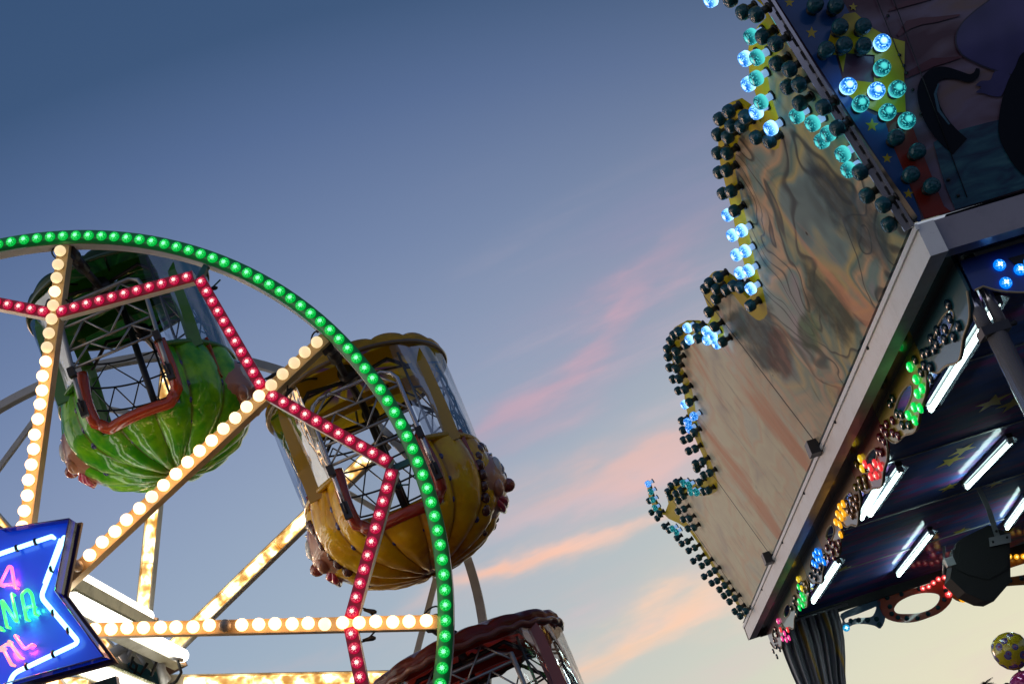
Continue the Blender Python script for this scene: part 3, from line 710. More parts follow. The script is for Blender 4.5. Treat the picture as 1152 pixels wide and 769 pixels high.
# ================================================================== NEON STAR SIGN
so_ = H-A*.55; bk = H-A*.43
def sp_(px, py, off=0.0): return hit((px, py), so_+A*off, A)
cx, cy = -15, 671
def starpx(ro_, ri_, a0=42.5):
    o = []
    for i in range(5):
        for (r, a_) in ((ro_, a0-72*i), (ri_, a0-36-72*i)):
            an = math.radians(a_); o.append((cx+r*math.cos(an), cy-r*math.sin(an)))
    return o
outer = [(78, 583), (62, 664), (117, 738)]
full = starpx(131, 78); full[0] = outer[0]; full[1] = outer[1]; full[2] = outer[2]; full[3] = (6, 768)
c0 = np.array([cx, cy])
front3 = [sp_(*p) for p in full]
ctr = sum(front3)/len(front3)
sign = thing('star_sign', (ctr[0], ctr[1], 0), 'blue star shaped neon sign with pink and green tube lettering', 'neon sign', axes=(HX, A, zz))
M_blue = mat('blue_sign_panel', (.015, .09, .62), .3, coat=.4, em=(.0, .035, .75), es=.38)
b = MB(); b.prism([p+A*.055 for p in front3], A*.012); b.build('panel', M_blue, sign)
b = MB()
def grow(P, f): return [ctr+(p-ctr)*f for p in P]
o1 = grow(front3, 1.035)
for i in range(len(o1)):
    j = (i+1) % len(o1); b.hexa([o1[i]+A*.11, o1[j]+A*.11, grow([o1[j]], .985)[0]+A*.11, grow([o1[i]], .985)[0]+A*.11, o1[i]+A*.13, o1[j]+A*.13, grow([o1[j]], .985)[0]+A*.13, grow([o1[i]], .985)[0]+A*.13])
b.prism([p+A*.115 for p in grow(front3, 1.02)], A*.012); b.build('back_frame', M_brass, sign)
M_acr = bpy.data.materials.new('tinted_acrylic'); M_acr.use_nodes = True; q_ = NT(M_acr.node_tree); q_.n.clear()
oo = q_.n.new('ShaderNodeOutputMaterial'); tr = q_.n.new('ShaderNodeBsdfTransparent'); tr.inputs[0].default_value = (.62, .55, .85, 1); gl = q_.n.new('ShaderNodeBsdfGlossy'); gl.inputs['Roughness'].default_value = .06
fr = q_.n.new('ShaderNodeFresnel'); mx = q_.n.new('ShaderNodeMixShader'); q_.inp(mx.inputs[0], q_.m('MULTIPLY_ADD', fr.outputs[0], .9, .05)); q_.l.new(tr.outputs[0], mx.inputs[1]); q_.l.new(gl.outputs[0], mx.inputs[2]); q_.l.new(mx.outputs[0], oo.inputs[0])
b = MB(); k = len(front3)
b.add(front3+[p+A*.11 for p in front3], [(i, (i+1) % k, (i+1) % k+k, i+k) for i in range(k)], smooth=False); b.build('side_wall', M_acr, sign, solid=.004)
b = MB()
for i in range(k): b.tube([front3[i], front3[(i+1) % k]], .0035, 6)
b.build('edge_bead', mat('violet_edge', (.12, .07, .3), .2, coat=1), sign)
def neon(name, pts, r, m, off=.02):
    P = [sp_(x, y, off) for x, y in pts]; Q = [P[0]]
    for i in range(1, len(P)-1):            # round the corners
        a_, b_, c_ = P[i-1], P[i], P[i+1]; l1, l2 = np.linalg.norm(a_-b_), np.linalg.norm(c_-b_); q = min(.025, l1*.4, l2*.4)
        p0 = b_+(a_-b_)/l1*q; p2 = b_+(c_-b_)/l2*q
        for u in (0, .25, .5, .75, 1): Q.append(p0*(1-u)**2+b_*2*u*(1-u)+p2*u*u)
    Q.append(P[-1]); bb = MB(); bb.tube(Q, r, 10)
    for e in (P[0], P[-1]): bb.tube([e, e+A*.035], [r, r*.7], 8)
    return bb.build(name, m, sign)
N_cy = mat('cyan_neon', (.04, .04, .04), .3, em=(.36, .80, 1), es=2.8); N_pk = mat('pink_neon', (.04, .04, .04), .3, em=(1, .12, .26), es=2.6); N_gr = mat('green_neon', (.04, .04, .04), .3, em=(.05, 1, .16), es=1.7); N_rd = mat('coral_neon', (.04, .04, .04), .3, em=(1, .20, .20), es=2.6)
neon('border_tube', [(-45, 640), (0, 622.5), (58, 603)], .0105, N_cy)
neon('border_tube', [(72, 604), (46, 671), (89, 722), (15, 757), (8, 775)], .0105, N_cy)
neon('border_tube', [(67, 606), (49, 655)], .004, N_cy, .03)
neon('border_tube', [(-45, 650), (-75, 680), (-60, 740), (-30, 735), (5, 800)], .0105, N_cy)
neon('letter_tube', [(0, 657), (10, 636.5), (13, 637.5), (17, 660)], .0072, N_pk); neon('letter_tube', [(1, 657.5), (14, 657)], .0072, N_pk)
neon('letter_tube', [(-1, 705), (1, 707.5)], .0072, N_gr)
neon('letter_tube', [(8, 704.5), (2, 675.5), (3, 675.5), (20, 701), (13, 667.5)], .0072, N_gr)
neon('letter_tube', [(30, 696), (24, 668), (31, 662), (36, 668), (39.5, 690)], .0072, N_gr); neon('letter_tube', [(27, 684), (37, 681)], .0072, N_gr)
neon('letter_tube', [(-2, 730), (8, 724)], .0072, N_rd); neon('letter_tube', [(3, 728), (13, 747)], .0072, N_rd)
neon('letter_tube', [(10, 721), (23, 739)], .0072, N_rd); neon('letter_tube', [(17, 714.5), (28, 730), (36, 724.5)], .0072, N_pk)
for (px_, py_, c_, e_) in ((6, 652, (1, .05, .45), 1.5), (12, 690, (.05, 1, .2), 1.6), (32, 682, (.05, 1, .2), 1.4), (8, 732, (1, .05, .2), 1.4), (26, 726, (1, .05, .3), 1.0)):
    ld = bpy.data.lights.new('neon_glow', 'POINT'); ld.energy = e_; ld.color = c_; ld.shadow_soft_size = .02; lo = bpy.data.objects.new('neon_glow', ld); COL.objects.link(lo); lo.parent = sign; lo.matrix_local = WM[sign.name].inverted()@Matrix.Translation(Vector(sp_(px_, py_, .0)))
for (x_, y_) in ((19, 616.3), (40, 609), (58, 640), (60, 689), (77, 709), (60, 735), (30, 749)):
    q_1 = sp_(x_, y_, .02); MB().lathe([(.016, -.006), (.018, .0), (.016, .006)], q_1, zz, A, HX, 12).build('tube_clip', M_black, sign); 
b = MB(); P = sp_(-10, 690, .13); b.beam(P, np.array([P[0], P[1]+.12, .0]), .09, .09, A); b.beam(sp_(10, 700, .13), H-A*.12, .05, .05, zz); b.build('post', M_dark, sign)
# ================================================================== RIDE ON THE RIGHT
C = CAM+ray(1029, 256)*5.2
def level(p, q):
    d_ = np.cross(np.cross(ray(*p), ray(*q)), zz); return nrm(d_)
d1 = level((1029, 256), (838, 700)); d1 = d1*np.sign(d1[1])          # along the left edge, going back
d2 = level((1034, 250.5), (1152, 215.4)); d2 = d2*np.sign(d2[0])     # along the front edge, going right
n1x = np.array([d1[1], -d1[0], 0])                                   # square to the left edge, pointing under the roof
n2y = np.array([-d2[1], d2[0], 0])
def RP(x, s, z=0.0): return C+n1x*x+d1*s+zz*z
LEAN = math.radians(15)
pl_up = zz*math.cos(LEAN)-n1x*math.sin(LEAN); pl_n = -n1x*math.cos(LEAN)-zz*math.sin(LEAN)
pf_up = zz*math.cos(LEAN)-n2y*math.sin(LEAN); pf_n = -n2y*math.cos(LEAN)-zz*math.sin(LEAN)
pav = thing('fairground_pavilion', (C[0]+n1x[0]*1.5+d1[0]*3.5, C[1]+n1x[1]*1.5+d1[1]*3.5, 0), 'dark fairground ride roof with tall painted bulb edged boards and a starry ceiling', 'ride pavilion', axes=(n1x, d1, zz))
SL, XW = 7.75, 4.4
# ---- left painted board
edge_px = [(838, 694), (829, 680), (818, 662), (806, 646), (796, 628), (786, 612), (775, 596), (763, 588), (752, 583), (742, 573), (735, 560), (730, 543), (727, 541), (730, 560), (737, 575), (747, 579), (752, 566), (750, 557), (756, 545), (766, 540), (778, 541), (788, 540), (796, 535), (795, 524), (790, 511), (785, 500), (780, 488), (775, 472), (771, 455), (769, 436), (765, 420), (757, 408), (751, 394), (752, 378), (759, 368), (770, 362), (783, 362), (795, 367), (800, 357), (796, 344), (791, 331), (793, 317), (801, 307), (813, 306), (824, 314), (832, 326), (841, 336), (846, 332), (843, 316), (838, 300), (833, 282), (828, 262), (824, 240), (818, 216), (812, 192), (808, 172), (808, 150), (811, 132), (819, 117), (830, 113), (840, 120), (848, 130), (856, 138), (858, 128), (850, 106), (843, 84), (841, 60), (844, 42), (853, 29), (862, 20), (858, 6), (846, -4), (826, -8), (812, -20), (816, -45), (835, -80)]
def Lp(px, py, off=0.0): return hit((px, py), C+pl_n*off, pl_n)
loc2 = [((Lp(*p)-C)@d1, (Lp(*p)-C)@pl_up) for p in edge_px]
mitre = [(-.05, 0.0), (-.05-1.45*math.sin(LEAN), 1.45)]
loc2 = [(SL, 0.02)]+loc2+[(-.36, 1.42), (-.03, 0.02)]
# keep the corner edge on the mitre line
from mathutils.geometry import intersect_line_line_2d
outl = [Vector(p) for p in loc2]; edline = [np.array(p) for p in loc2[1:-2]]
def inpoly(x, y, L):
    c = False
    for i in range(len(L)):
        a_, b_ = L[i], L[i-1]
        if (a_[1] > y) != (b_[1] > y) and x < (b_[0]-a_[0])*(y-a_[1])/(b_[1]-a_[1])+a_[0]: c = not c
    return c
pts2 = list(outl); nb_ = len(outl)
for i in range(int(9/.09)):
    for j in range(int(1.9/.06)):
        x, y = -.6+i*.09, .03+j*.06
        if inpoly(x, y, outl): pts2.append(Vector((x, y)))
r_ = delaunay_2d_cdt(pts2, [(i, (i+1) % nb_) for i in range(nb_)], [], 0, 1e-5)
def sdist(x, y):
    best = 9; p = np.array([x, y])
    for a_, b_ in zip(edline, edline[1:]):
        v = b_-a_; u = max(0, min(1, ((p-a_)@v)/(v@v+1e-9))); best = min(best, np.linalg.norm(a_+v*u-p))
    return best
fs = [f for f in r_[2] if inpoly(sum(r_[0][i].x for i in f)/3, sum(r_[0][i].y for i in f)/3, outl)]
b = MB(); b.add([C+d1*v.x+pl_up*v.y for v in r_[0]], [tuple(f) for f in fs], smooth=False)
ed = [sdist(v.x, v.y) for v in r_[0]]; sa = [v.x for v in r_[0]]; ha = [v.y for v in r_[0]]
def paint_left(n, b_):
    s = n.attr('s'); h = n.attr('h'); e = n.attr('edge')
    # freehand airbrushed swirls and figures: warped noise fields in the board's own coordinates
    v = n.comb(s, h, 0.0); w1 = n.noise(v, scale=1.6, detail=2, out=1)
    vv = n.vm('ADD', v, n.vm('MULTIPLY', w1, (.9, .55, 0)))
    rings = n.m('FRACT', n.m('MULTIPLY', n.noise(vv, scale=1.5, detail=1.5, dist=.8), 9.0))
    line = n.m('MULTIPLY', n.sstep(rings, .0, .09), n.sstep(rings, .30, .12))
    c = n.noise(n.map(vv, sc=(.8, 1.6, 1)), scale=1.3, detail=3)
    near = n.ramp(c, [(.28, (.06, .09, .11)), (.38, (.20, .30, .30)), (.44, (.56, .46, .20)), (.49, (.14, .25, .22)), (.54, (.66, .44, .26)), (.60, (.20, .32, .30)), (.70, (.42, .28, .38))])
    far = n.ramp(c, [(.30, (.66, .58, .48)), (.40, (.84, .76, .56)), (.48, (.88, .82, .60)), (.54, (.86, .70, .50)), (.60, (.82, .78, .60)), (.72, (.66, .64, .54))])  # paler far end: brightness of reflected sky put into the paint colour
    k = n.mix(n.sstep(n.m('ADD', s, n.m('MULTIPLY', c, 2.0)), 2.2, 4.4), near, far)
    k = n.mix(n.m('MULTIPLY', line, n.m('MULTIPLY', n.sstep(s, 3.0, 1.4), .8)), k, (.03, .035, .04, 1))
    # a dark green and brown painted clump, and dark green foliage at the near foot of the board
    def blob(sx, sh, rx, ry, col, kk, st=.9):
        q = n.m('ADD', n.m('POWER', n.m('DIVIDE', n.m('SUBTRACT', s, sx), rx), 2.0), n.m('POWER', n.m('DIVIDE', n.m('SUBTRACT', h, sh), ry), 2.0))
        q = n.m('ADD', q, n.m('MULTIPLY', n.m('SUBTRACT', n.noise(v, scale=7, detail=5), .5), 2.2))
        return n.mix(n.m('MULTIPLY', n.sstep(q, 1.25, .25), st), kk, n.mix(n.sstep(n.noise(n.map(v, sc=(1, .6, 1)), scale=9, detail=5), .45, .65), (*col, 1), tuple(min(1, x*2.6+.02) for x in col)+(1,)))
    k = blob(2.25, .62, .42, .20, (.02, .045, .05), k); k = blob(2.15, .45, .30, .12, (.10, .035, .02), k, .8); k = blob(2.45, .80, .2, .1, (.01, .06, .06), k)
    k = blob(1.15, .25, .26, .22, (.015, .03, .015), k, .9); k = blob(1.6, .30, .22, .10, (.03, .07, .02), k, .8)
    k = blob(.35, .30, .20, .30, (.025, .04, .05), k, .85)
    # coarse grime drawn along the board, then peach sky reflection painted in as colour
    gr = n.noise(n.map(v, sc=(5.5, .8, 1)), scale=2.2, detail=8, rough=.72); k = n.mix(n.m('MULTIPLY', n.sstep(gr, .52, .72), .42), k, (.14, .10, .07, 1)); peach_refl = n.noise(n.map(v, sc=(1.4, .5, 1)), scale=1.3, detail=4, rough=.6, dist=.5); k = n.mix(n.m('MULTIPLY', n.m('MULTIPLY', n.sstep(peach_refl, .54, .66), .75), n.m('SUBTRACT', 1.0, n.m('MULTIPLY', n.sstep(s, 4.6, 6.0), .75))), k, (.80, .36, .20, 1))
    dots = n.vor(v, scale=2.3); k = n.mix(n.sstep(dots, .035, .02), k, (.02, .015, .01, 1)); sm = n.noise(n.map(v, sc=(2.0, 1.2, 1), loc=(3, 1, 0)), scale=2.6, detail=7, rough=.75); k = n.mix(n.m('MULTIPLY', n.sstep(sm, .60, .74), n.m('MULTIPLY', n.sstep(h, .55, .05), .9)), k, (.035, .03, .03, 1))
    # yellow outline band, seams between sheets
    k = n.mix(n.sstep(n.m('SUBTRACT', e, .135), .004, -.004), k, (.60, .46, .012, 1))
    for sx in (2.62, 5.18, 7.1):
        k = n.mix(n.sstep(n.m('ABSOLUTE', n.m('SUBTRACT', s, sx)), .012, .006), k, (.02, .015, .01, 1))
    n.inp(b_.inputs['Base Color'], k)
    rr = n.noise(v, scale=3, detail=5); n.inp(b_.inputs['Coat Roughness'], n.m('MULTIPLY_ADD', rr, .16, .03))
    n.inp(b_.inputs['Coat Normal'], n.bump(n.noise(n.map(v, sc=(1, 2.4, 1)), scale=1.7, detail=3), .22, .05))
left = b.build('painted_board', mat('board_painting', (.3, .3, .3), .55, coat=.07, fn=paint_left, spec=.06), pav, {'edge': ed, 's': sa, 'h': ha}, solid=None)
md = left.modifiers.new('thick', 'SOLIDIFY'); md.thickness = .022; md.offset = -1
# make sure the shell grows away from the painted face
me = left.data; me.calc_loop_triangles()
nn_ = WM[left.name].to_3x3()@me.polygons[0].normal
md.offset = -1 if nn_.dot(Vector(pl_n)) > 0 else 1
# ---- bulbs on stems
def stem_bulb(cap, neck, dark=False):
    b = MB(); b.lathe([(.022, 0), (.022, .008)], (0, 0, 0), *I3, n=14, mi=2); b.lathe([(.0155, .006), (.0155, .030), (.020, .042)], (0, 0, 0), *I3, n=12, mi=1)
    b.lathe([(.016, .036), (.026, .039), (.0312, .046), (.0318, .056), (.0310, .070), (.026, .079), (.019, .083), (.015, .0815), (.010, .084), (1e-4, .0845)], (0, 0, 0), *I3, n=20)
    return template('cabochon_bulb', b, [cap, neck, B_sock])
K_d = stem_bulb(B_dark, B_neck); K_b = stem_bulb(B_blue, B_necklit); K_t = stem_bulb(B_teal, B_necklit); KK = {'D': K_d, 'L': K_b, 'T': K_t}
Z1 = lambda L_, ox, oy, s_=3.84: [(ox+x/s_, oy+y/s_, st) for x, y, st in L_]
bl = Z1([(65, 5, 'L'), (150, 5, 'D'), (205, 60, 'D'), (262, 70, 'D'), (240, 165, 'T'), (290, 165, 'D'), (345, 195, 'D'), (215, 260, 'L'), (265, 255, 'T'), (350, 282, 'D'), (405, 305, 'D'), (228, 370, 'L'), (262, 345, 'T'), (398, 382, 'D'), (447, 372, 'D'),
    (282, 447, 'T'), (262, 490, 'L'), (450, 452, 'D'), (437, 507, 'T'), (325, 560, 'L'), (505, 540, 'T'), (320, 615, 'D'), (262, 600, 'D'), (545, 615, 'T'), (572, 585, 'T'), (612, 560, 'D'), (635, 672, 'T'), (552, 470, 'D'), (660, 740, 'T'), (710, 750, 'D'),
    (145, 487, 'D'), (105, 520, 'D'), (215, 510, 'D'), (155, 550, 'D'), (200, 550, 'D'), (97, 587, 'D'), (140, 597, 'D'), (97, 667, 'D'), (137, 668, 'D'), (103, 750, 'D'), (135, 742, 'D')], 780, 0)
bl += Z1([(120, 150, 'D'), (155, 140, 'D'), (140, 243, 'L'), (170, 225, 'D'), (160, 330, 'L'), (200, 310, 'L'), (178, 415, 'L'), (215, 398, 'L'), (193, 493, 'L'), (230, 482, 'L'), (240, 560, 'L'), (240, 632, 'D'),
    (100, 510, 'D'), (45, 560, 'D'), (62, 535, 'D'), (92, 562, 'D'), (135, 565, 'D'), (165, 548, 'D'), (90, 605, 'D'), (60, 660, 'D'), (195, 555, 'D'), (740, 160, 'D'), (810, 200, 'D'), (835, 285, 'D')], 780, 180)
bl += Z1([(290, 48, 'D'), (468, 20, 'D'), (198, 115, 'L'), (207, 165, 'L'), (237, 115, 'D'), (243, 160, 'D'), (280, 130, 'L'), (283, 167, 'L'), (305, 145, 'L'), (325, 183, 'L'), (350, 175, 'D'), (315, 110, 'D'), (160, 130, 'D'), (140, 145, 'D'), (125, 170, 'D'), (190, 185, 'D'), (112, 205, 'D'), (150, 215, 'D'), (115, 240, 'D'), (155, 250, 'D'), (122, 285, 'D'), (150, 290, 'D'), (137, 335, 'D'), (162, 335, 'D'), (160, 385, 'D'), (187, 380, 'D'), (187, 445, 'L'), (207, 435, 'D'), (227, 495, 'L'), (200, 520, 'L'), (175, 515, 'D'), (208, 550, 'L'), (180, 555, 'D'), (227, 565, 'D'), (183, 598, 'D'), (207, 590, 'D'), (205, 645, 'D'), (232, 635, 'D')], 720, 340)
bl += Z1([(235, 85, 'D'), (265, 75, 'D'), (240, 107, 'D'), (270, 135, 'D'), (295, 125, 'D'), (30, 172, 'L'), (42, 205, 'T'), (50, 240, 'T'), (60, 275, 'T'), (35, 245, 'D'), (45, 295, 'D'), (78, 300, 'D'), (70, 320, 'D'), (135, 365, 'T'), (152, 380, 'T'), (100, 355, 'D'), (120, 372, 'D'), (182, 170, 'T'), (205, 178, 'T'), (215, 207, 'T'), (238, 208, 'T'), (250, 165, 'D'), (270, 205, 'D'), (290, 200, 'D'), (152, 165, 'D'), (128, 180, 'D'), (115, 205, 'D'), (125, 230, 'D'), (150, 215, 'D'), (172, 200, 'D'), (160, 245, 'D'), (182, 225, 'D'), (160, 290, 'D'), (185, 280, 'D'), (182, 325, 'D'), (208, 322, 'D'), (202, 365, 'D'), (228, 360, 'D'), (155, 405, 'D'), (175, 430, 'D'), (200, 420, 'D'), (205, 460, 'D'), (232, 447, 'D'), (225, 505, 'D'), (250, 490, 'D'), (262, 525, 'D'), (285, 510, 'D'), (272, 572, 'D'), (298, 558, 'D'), (318, 545, 'D'), (305, 600, 'D'), (328, 590, 'D'), (338, 628, 'D'), (360, 610, 'D'), (358, 655, 'D'), (378, 642, 'D'), (382, 680, 'D'), (405, 665, 'D'), (405, 722, 'D'), (425, 708, 'D'), (428, 742, 'D'), (452, 720, 'D')], 720, 500)
extra = []
for i, (x, y, st) in enumerate(bl):
    p = hit((x, y), C+pl_n*.07, pl_n)-pl_n*.07
    w_ = frameZ(p, pl_n, random.uniform(0, 6))
    if i < 92: inst('cabochon_bulb', KK[st], left, w_)
    else: extra.append((w_, st))
for st in 'DLT':
    L_ = [w for w, s_ in extra if s_ == st]
    if L_: scatter_join('cabochon_bulb_row', KK[st], L_, pav)
# ---- front painted board
def Fp_(px, py, off=0.0): return hit((px, py), C+pf_n*off, pf_n)
b = MB(); P0 = C+zz*.02; P1_ = C+d2*XW+zz*.02; hh = 1.75
b.prism([P0, P1_, P1_+pf_up*hh, P0+pf_up*hh-d2*.40], -pf_n*.022)
def paint_front(n, b_):
    s = n.tc(); w1 = n.noise(s, scale=1.2, detail=2, out=1); v = n.vm('ADD', s, n.vm('MULTIPLY', w1, (.3, .3, .5)))
    c = n.noise(n.map(v, sc=(1, 1, 3.2)), scale=1.5, detail=3); z = n.sep(s)[2]
    k = n.ramp(c, [(.36, (.06, .012, .03)), (.43, (.12, .07, .10)), (.50, (.17, .13, .21)), (.60, (.19, .12, .11)), (.70, (.14, .11, .19))])
    n.inp(b_.inputs['Base Color'], k)
frontb = b.build('front_board', mat('dusk_mural', (.3, .2, .3), .4, coat=.35, fn=paint_front), pav)
def decal(name, px, m, off, th=.0015, smooth_=False, holes=None):
    if smooth_:
        q = []; n = len(px)
        for i in range(n):
            p0, p1, p2, p3 = [np.array(px[(i+k_) % n], float) for k_ in (-1, 0, 1, 2)]
            for u in (0, .25, .5, .75): q.append(.5*((2*p1)+(-p0+p2)*u+(2*p0-5*p1+4*p2-p3)*u*u+(-p0+3*p1-3*p2+p3)*u**3))
        px = q
    off *= .4; bb = MB(); bb.prism([Fp_(x, y, off) for x, y in px], pf_n*.0004, holes=[[Fp_(x, y, off) for x, y in h] for h in holes] if holes else None)
    return bb.build(name, m, frontb)
P_blue = mat('mural_blue', (.008, .07, .26), .35, coat=.4); P_yel = mat('mural_yellow', (.46, .36, .006), .35, coat=.4); P_red = mat('mural_red', (.20, .015, .006), .35, coat=.4)
P_sea = mat('mural_sea', (.02, .14, .22), .35, coat=.4, fn=lambda n, b_: n.inp(b_.inputs['Base Color'], n.ramp(n.noise(n.map(n.tc(), sc=(1, 1, 4)), scale=6, detail=4, dist=1), [(.35, (.004, .025, .07)), (.5, (.008, .07, .12)), (.68, (.03, .13, .17))])))
P_body = mat('mural_violet_body', (.06, .05, .26), .4, coat=.4, fn=lambda n, b_: n.inp(b_.inputs['Base Color'], n.ramp(n.noise(n.tc(), scale=3, detail=2), [(.35, (.015, .015, .09)), (.65, (.07, .06, .24))])))
P_blk = mat('mural_black', (.004, .007, .014), .5, spec=.15); P_out = mat('mural_outline', (.012, .01, .035), .4, coat=.4)
decal('painted_field', [(872, -2), (930, -60), (985, -60), (948, 0), (958, 20), (940, 62), (948, 90), (962, 118), (985, 130), (993, 128), (1020, 200), (1035, 240), (1036, 249), (1033, 250)], P_blue, .002)
decal('painted_sea', [(1050, 160), (1080, 146), (1110, 138), (1152, 128), (1300, 118), (1300, 175), (1152, 212), (1075, 236), (1062, 205)], P_sea, .002)
decal('painted_tail', [(993, 128), (1010, 130), (1020, 125), (1033, 160), (1049, 200), (1062, 232), (1070, 238), (1040, 246), (1022, 205), (1005, 165)], P_red, .004)
decal('painted_star', [(936, 34), (950, 16), (962, 14), (982, 32), (1000, 42), (1018, 47), (1017, 85), (1019, 126), (993, 128), (968, 118), (955, 108), (944, 94), (950, 88), (943, 62), (926, 62)], P_yel, .0062, holes=[[(952, 60), (984, 62), (983, 93), (965, 91), (947, 90)]])
M_small = P_yel
def ministar(x, y, r, a0=.3):
    q = []
    for i in range(10):
        rr = r if i % 2 == 0 else r*.42; a_ = a0+math.pi*i/5; q.append((x+rr*math.cos(a_), y-rr*math.sin(a_)))
    decal('small_star', q, M_small, .0045)
for x, y, r in ((913, 37, 7), (981, 141, 8), (998, 178, 6), (888, 3, 6), (960, 8, 5), (1022, 218, 6)): ministar(x, y, r)
body = [(1076, 44), (1082, 28), (1096, 14), (1112, 2), (1130, -12), (1200, -40), (1290, -20), (1300, 60), (1240, 90), (1180, 92), (1140, 84), (1118, 78), (1098, 70), (1082, 60)]
decal('painted_figure_outline', [(1138+(x-1138)*1.03, 35+(y-35)*1.04) for x, y in body], P_out, .0040, smooth_=True); decal('painted_figure', body, P_body, .0065, smooth_=True)
decal('painted_figure_hand', [(1120, 80), (1136, 84), (1132, 96), (1126, 108), (1116, 108), (1106, 105), (1098, 104), (1104, 98), (1098, 96), (1104, 91), (1114, 90)], P_body, .0095, smooth_=True)
pth = [(1080, 165), (1062, 148), (1048, 126), (1043, 103), (1048, 88), (1060, 82), (1076, 84), (1090, 88), (1098, 84), (1100, 77)]
wd_ = [12, 12, 11.5, 11, 9, 7, 5, 4.5, 3.6, 2]
def ribbon(pth, wd_):
    a_, b_ = [], []
    for i, (x, y) in enumerate(pth):
        x0, y0 = pth[max(0, i-1)]; x1, y1 = pth[min(len(pth)-1, i+1)]; l_ = math.hypot(x1-x0, y1-y0); nx, ny = -(y1-y0)/l_, (x1-x0)/l_
        a_.append((x+nx*wd_[i], y+ny*wd_[i])); b_.append((x-nx*wd_[i], y-ny*wd_[i]))
    return a_+b_[::-1]
def smoothpath(p, w):
    q, r_2 = [], []; n = len(p)
    for i in range(n-1):
        p0, p1, p2, p3 = [np.array(p[min(n-1, max(0, i+k_))], float) for k_ in (-1, 0, 1, 2)]
        for u in (0, .25, .5, .75): q.append(tuple(.5*((2*p1)+(-p0+p2)*u+(2*p0-5*p1+4*p2-p3)*u*u+(-p0+3*p1-3*p2+p3)*u**3))); r_2.append(w[i]*(1-u)+w[i+1]*u)
    return q+[p[-1]], r_2+[w[-1]]
decal('painted_hose', ribbon(*smoothpath(pth, wd_)), P_blk, .0095)
decal('painted_hose_sheen', ribbon([(1068, 140), (1056, 124), (1052, 106), (1056, 94)], [1, 1.6, 1.6, .8]), mat('mural_sheen', (.03, .10, .16), .3, coat=.5), .0115)
decal('painted_black_shape', [(1150, 60), (1170, 55), (1220, 80), (1230, 170), (1180, 200), (1150, 196), (1126, 160), (1124, 130), (1132, 96), (1142, 76)], P_blk, .0125, smooth_=True)
for (pp, ww) in (([(1010, 40), (1022, 28), (1036, 24), (1054, 22), (1080, 17)], [2, 5, 4, 3, 1]), ([(1018, 86), (1034, 78), (1050, 70), (1064, 68), (1082, 64)], [3, 4, 5, 3, 1]), ([(1000, 12), (1020, 4), (1050, -2)], [1, 3, 1])):
    decal('painted_cloud_streak', ribbon(pp, ww), mat('mural_maroon', (.085, .015, .03), .4, coat=.4), .003)
fb = Z1([(820, 180, 'L'), (673, 368, 'L'), (795, 388, 'L'), (820, 288, 'T'), (727, 443, 'T'), (843, 480, 'T'), (927, 517, 'T'), (885, 380, 'T'), (530, 15, 'D'), (618, 20, 'D'), (637, 112, 'D'), (737, 110, 'D'), (655, 190, 'D'), (740, 193, 'D'), (578, 210, 'D'), (880, 590, 'D'), (972, 650, 'D'), (945, 750, 'D'), (1035, 800, 'D'), (1040, 30, 'D')], 780, 0)[:-1]
for x, y, st in fb:
    p = hit((x, y), C+pf_n*.07, pf_n)-pf_n*.07; inst('cabochon_bulb', KK[st], frontb, frameZ(p, pf_n, random.uniform(0, 6)))
# corner angle, punched
P = C-zz*.0+(-n1x-n2y)*.012; cu = nrm(C+zz*0+pf_up*1.5-d2*.36-C)
top_ = hit((862, -12), C+pf_n*.01, pf_n); cu = nrm(top_-C)
b = MB(); b.beam(P, P+cu*1.6, .030, .012, -n1x); b.beam(P+pl_n*.02, P+pl_n*.02+cu*1.6, .006, .03, -n1x)
ca = b.build('corner_angle', M_chrome, pav); b = MB()
for i in range(26): b.box(P+cu*(.04+i*.06)-nrm(n2y+n1x)*.0075, cu*.018, nrm(np.cross(cu, n2y))*.008, n2y*.004)
b.build('slot', M_black, ca)
# panel joints and screws on the front board
b = MB()
for x0, y0, x1, y1 in ((1003, -6, 1088, 222), (984, -6, 1020, 84)): b.tube([Fp_(x0, y0, .006), Fp_(x1, y1, .006)], .0018, 5)
for x, y in ((999, 18), (1017, 74), (1020, 82), (1027, 101), (1036, 128), (1012, 62), (1067, 202), (1078, 220)): b.ball(Fp_(x, y, .006), .007, n=8)
b.build('joint_strip', M_black, pav)
# ---- white edge rails under the boards
RH = .135
b = MB(); b.box(RP(.035, SL/2-.0, -RH/2), n1x*.035, d1*(SL/2+.02), zz*RH/2); b.box(RP(-.003, SL/2, -.012), n1x*.006, d1*(SL/2+.03), zz*.012)
rail = b.build('edge_rail', M_white, pav)
for s_ in (2.62, 5.18):
    MB().box(RP(-.03, s_, .01), n1x*.035, d1*.045, zz*.04).build('hinge', M_dark, rail)
b = MB()
for s_ in (1.1, 2.1, 3.4, 4.6, 6.1): b.ball(RP(-.002, s_, -.03), .010, n=8)
b.build('bolt', M_dark, rail)
oF = C+d2*.0
b = MB(); cF = oF+d2*(XW/2+.02)-zz*.058+n2y*.035; b.box(cF, d2*(XW/2), n2y*.035, zz*.064)
b.build('edge_rail', mat('grey_violet_rail', (.30, .28, .34), .3, coat=.3, fn=worn((.30, .28, .33), .25, 8, .35)), pav)
b = MB(); b.box(C+d2*.03-zz*.06-n2y*.004, d2*.030, n2y*.003, zz*.058); b.build('corner_plate', M_chrome, pav)
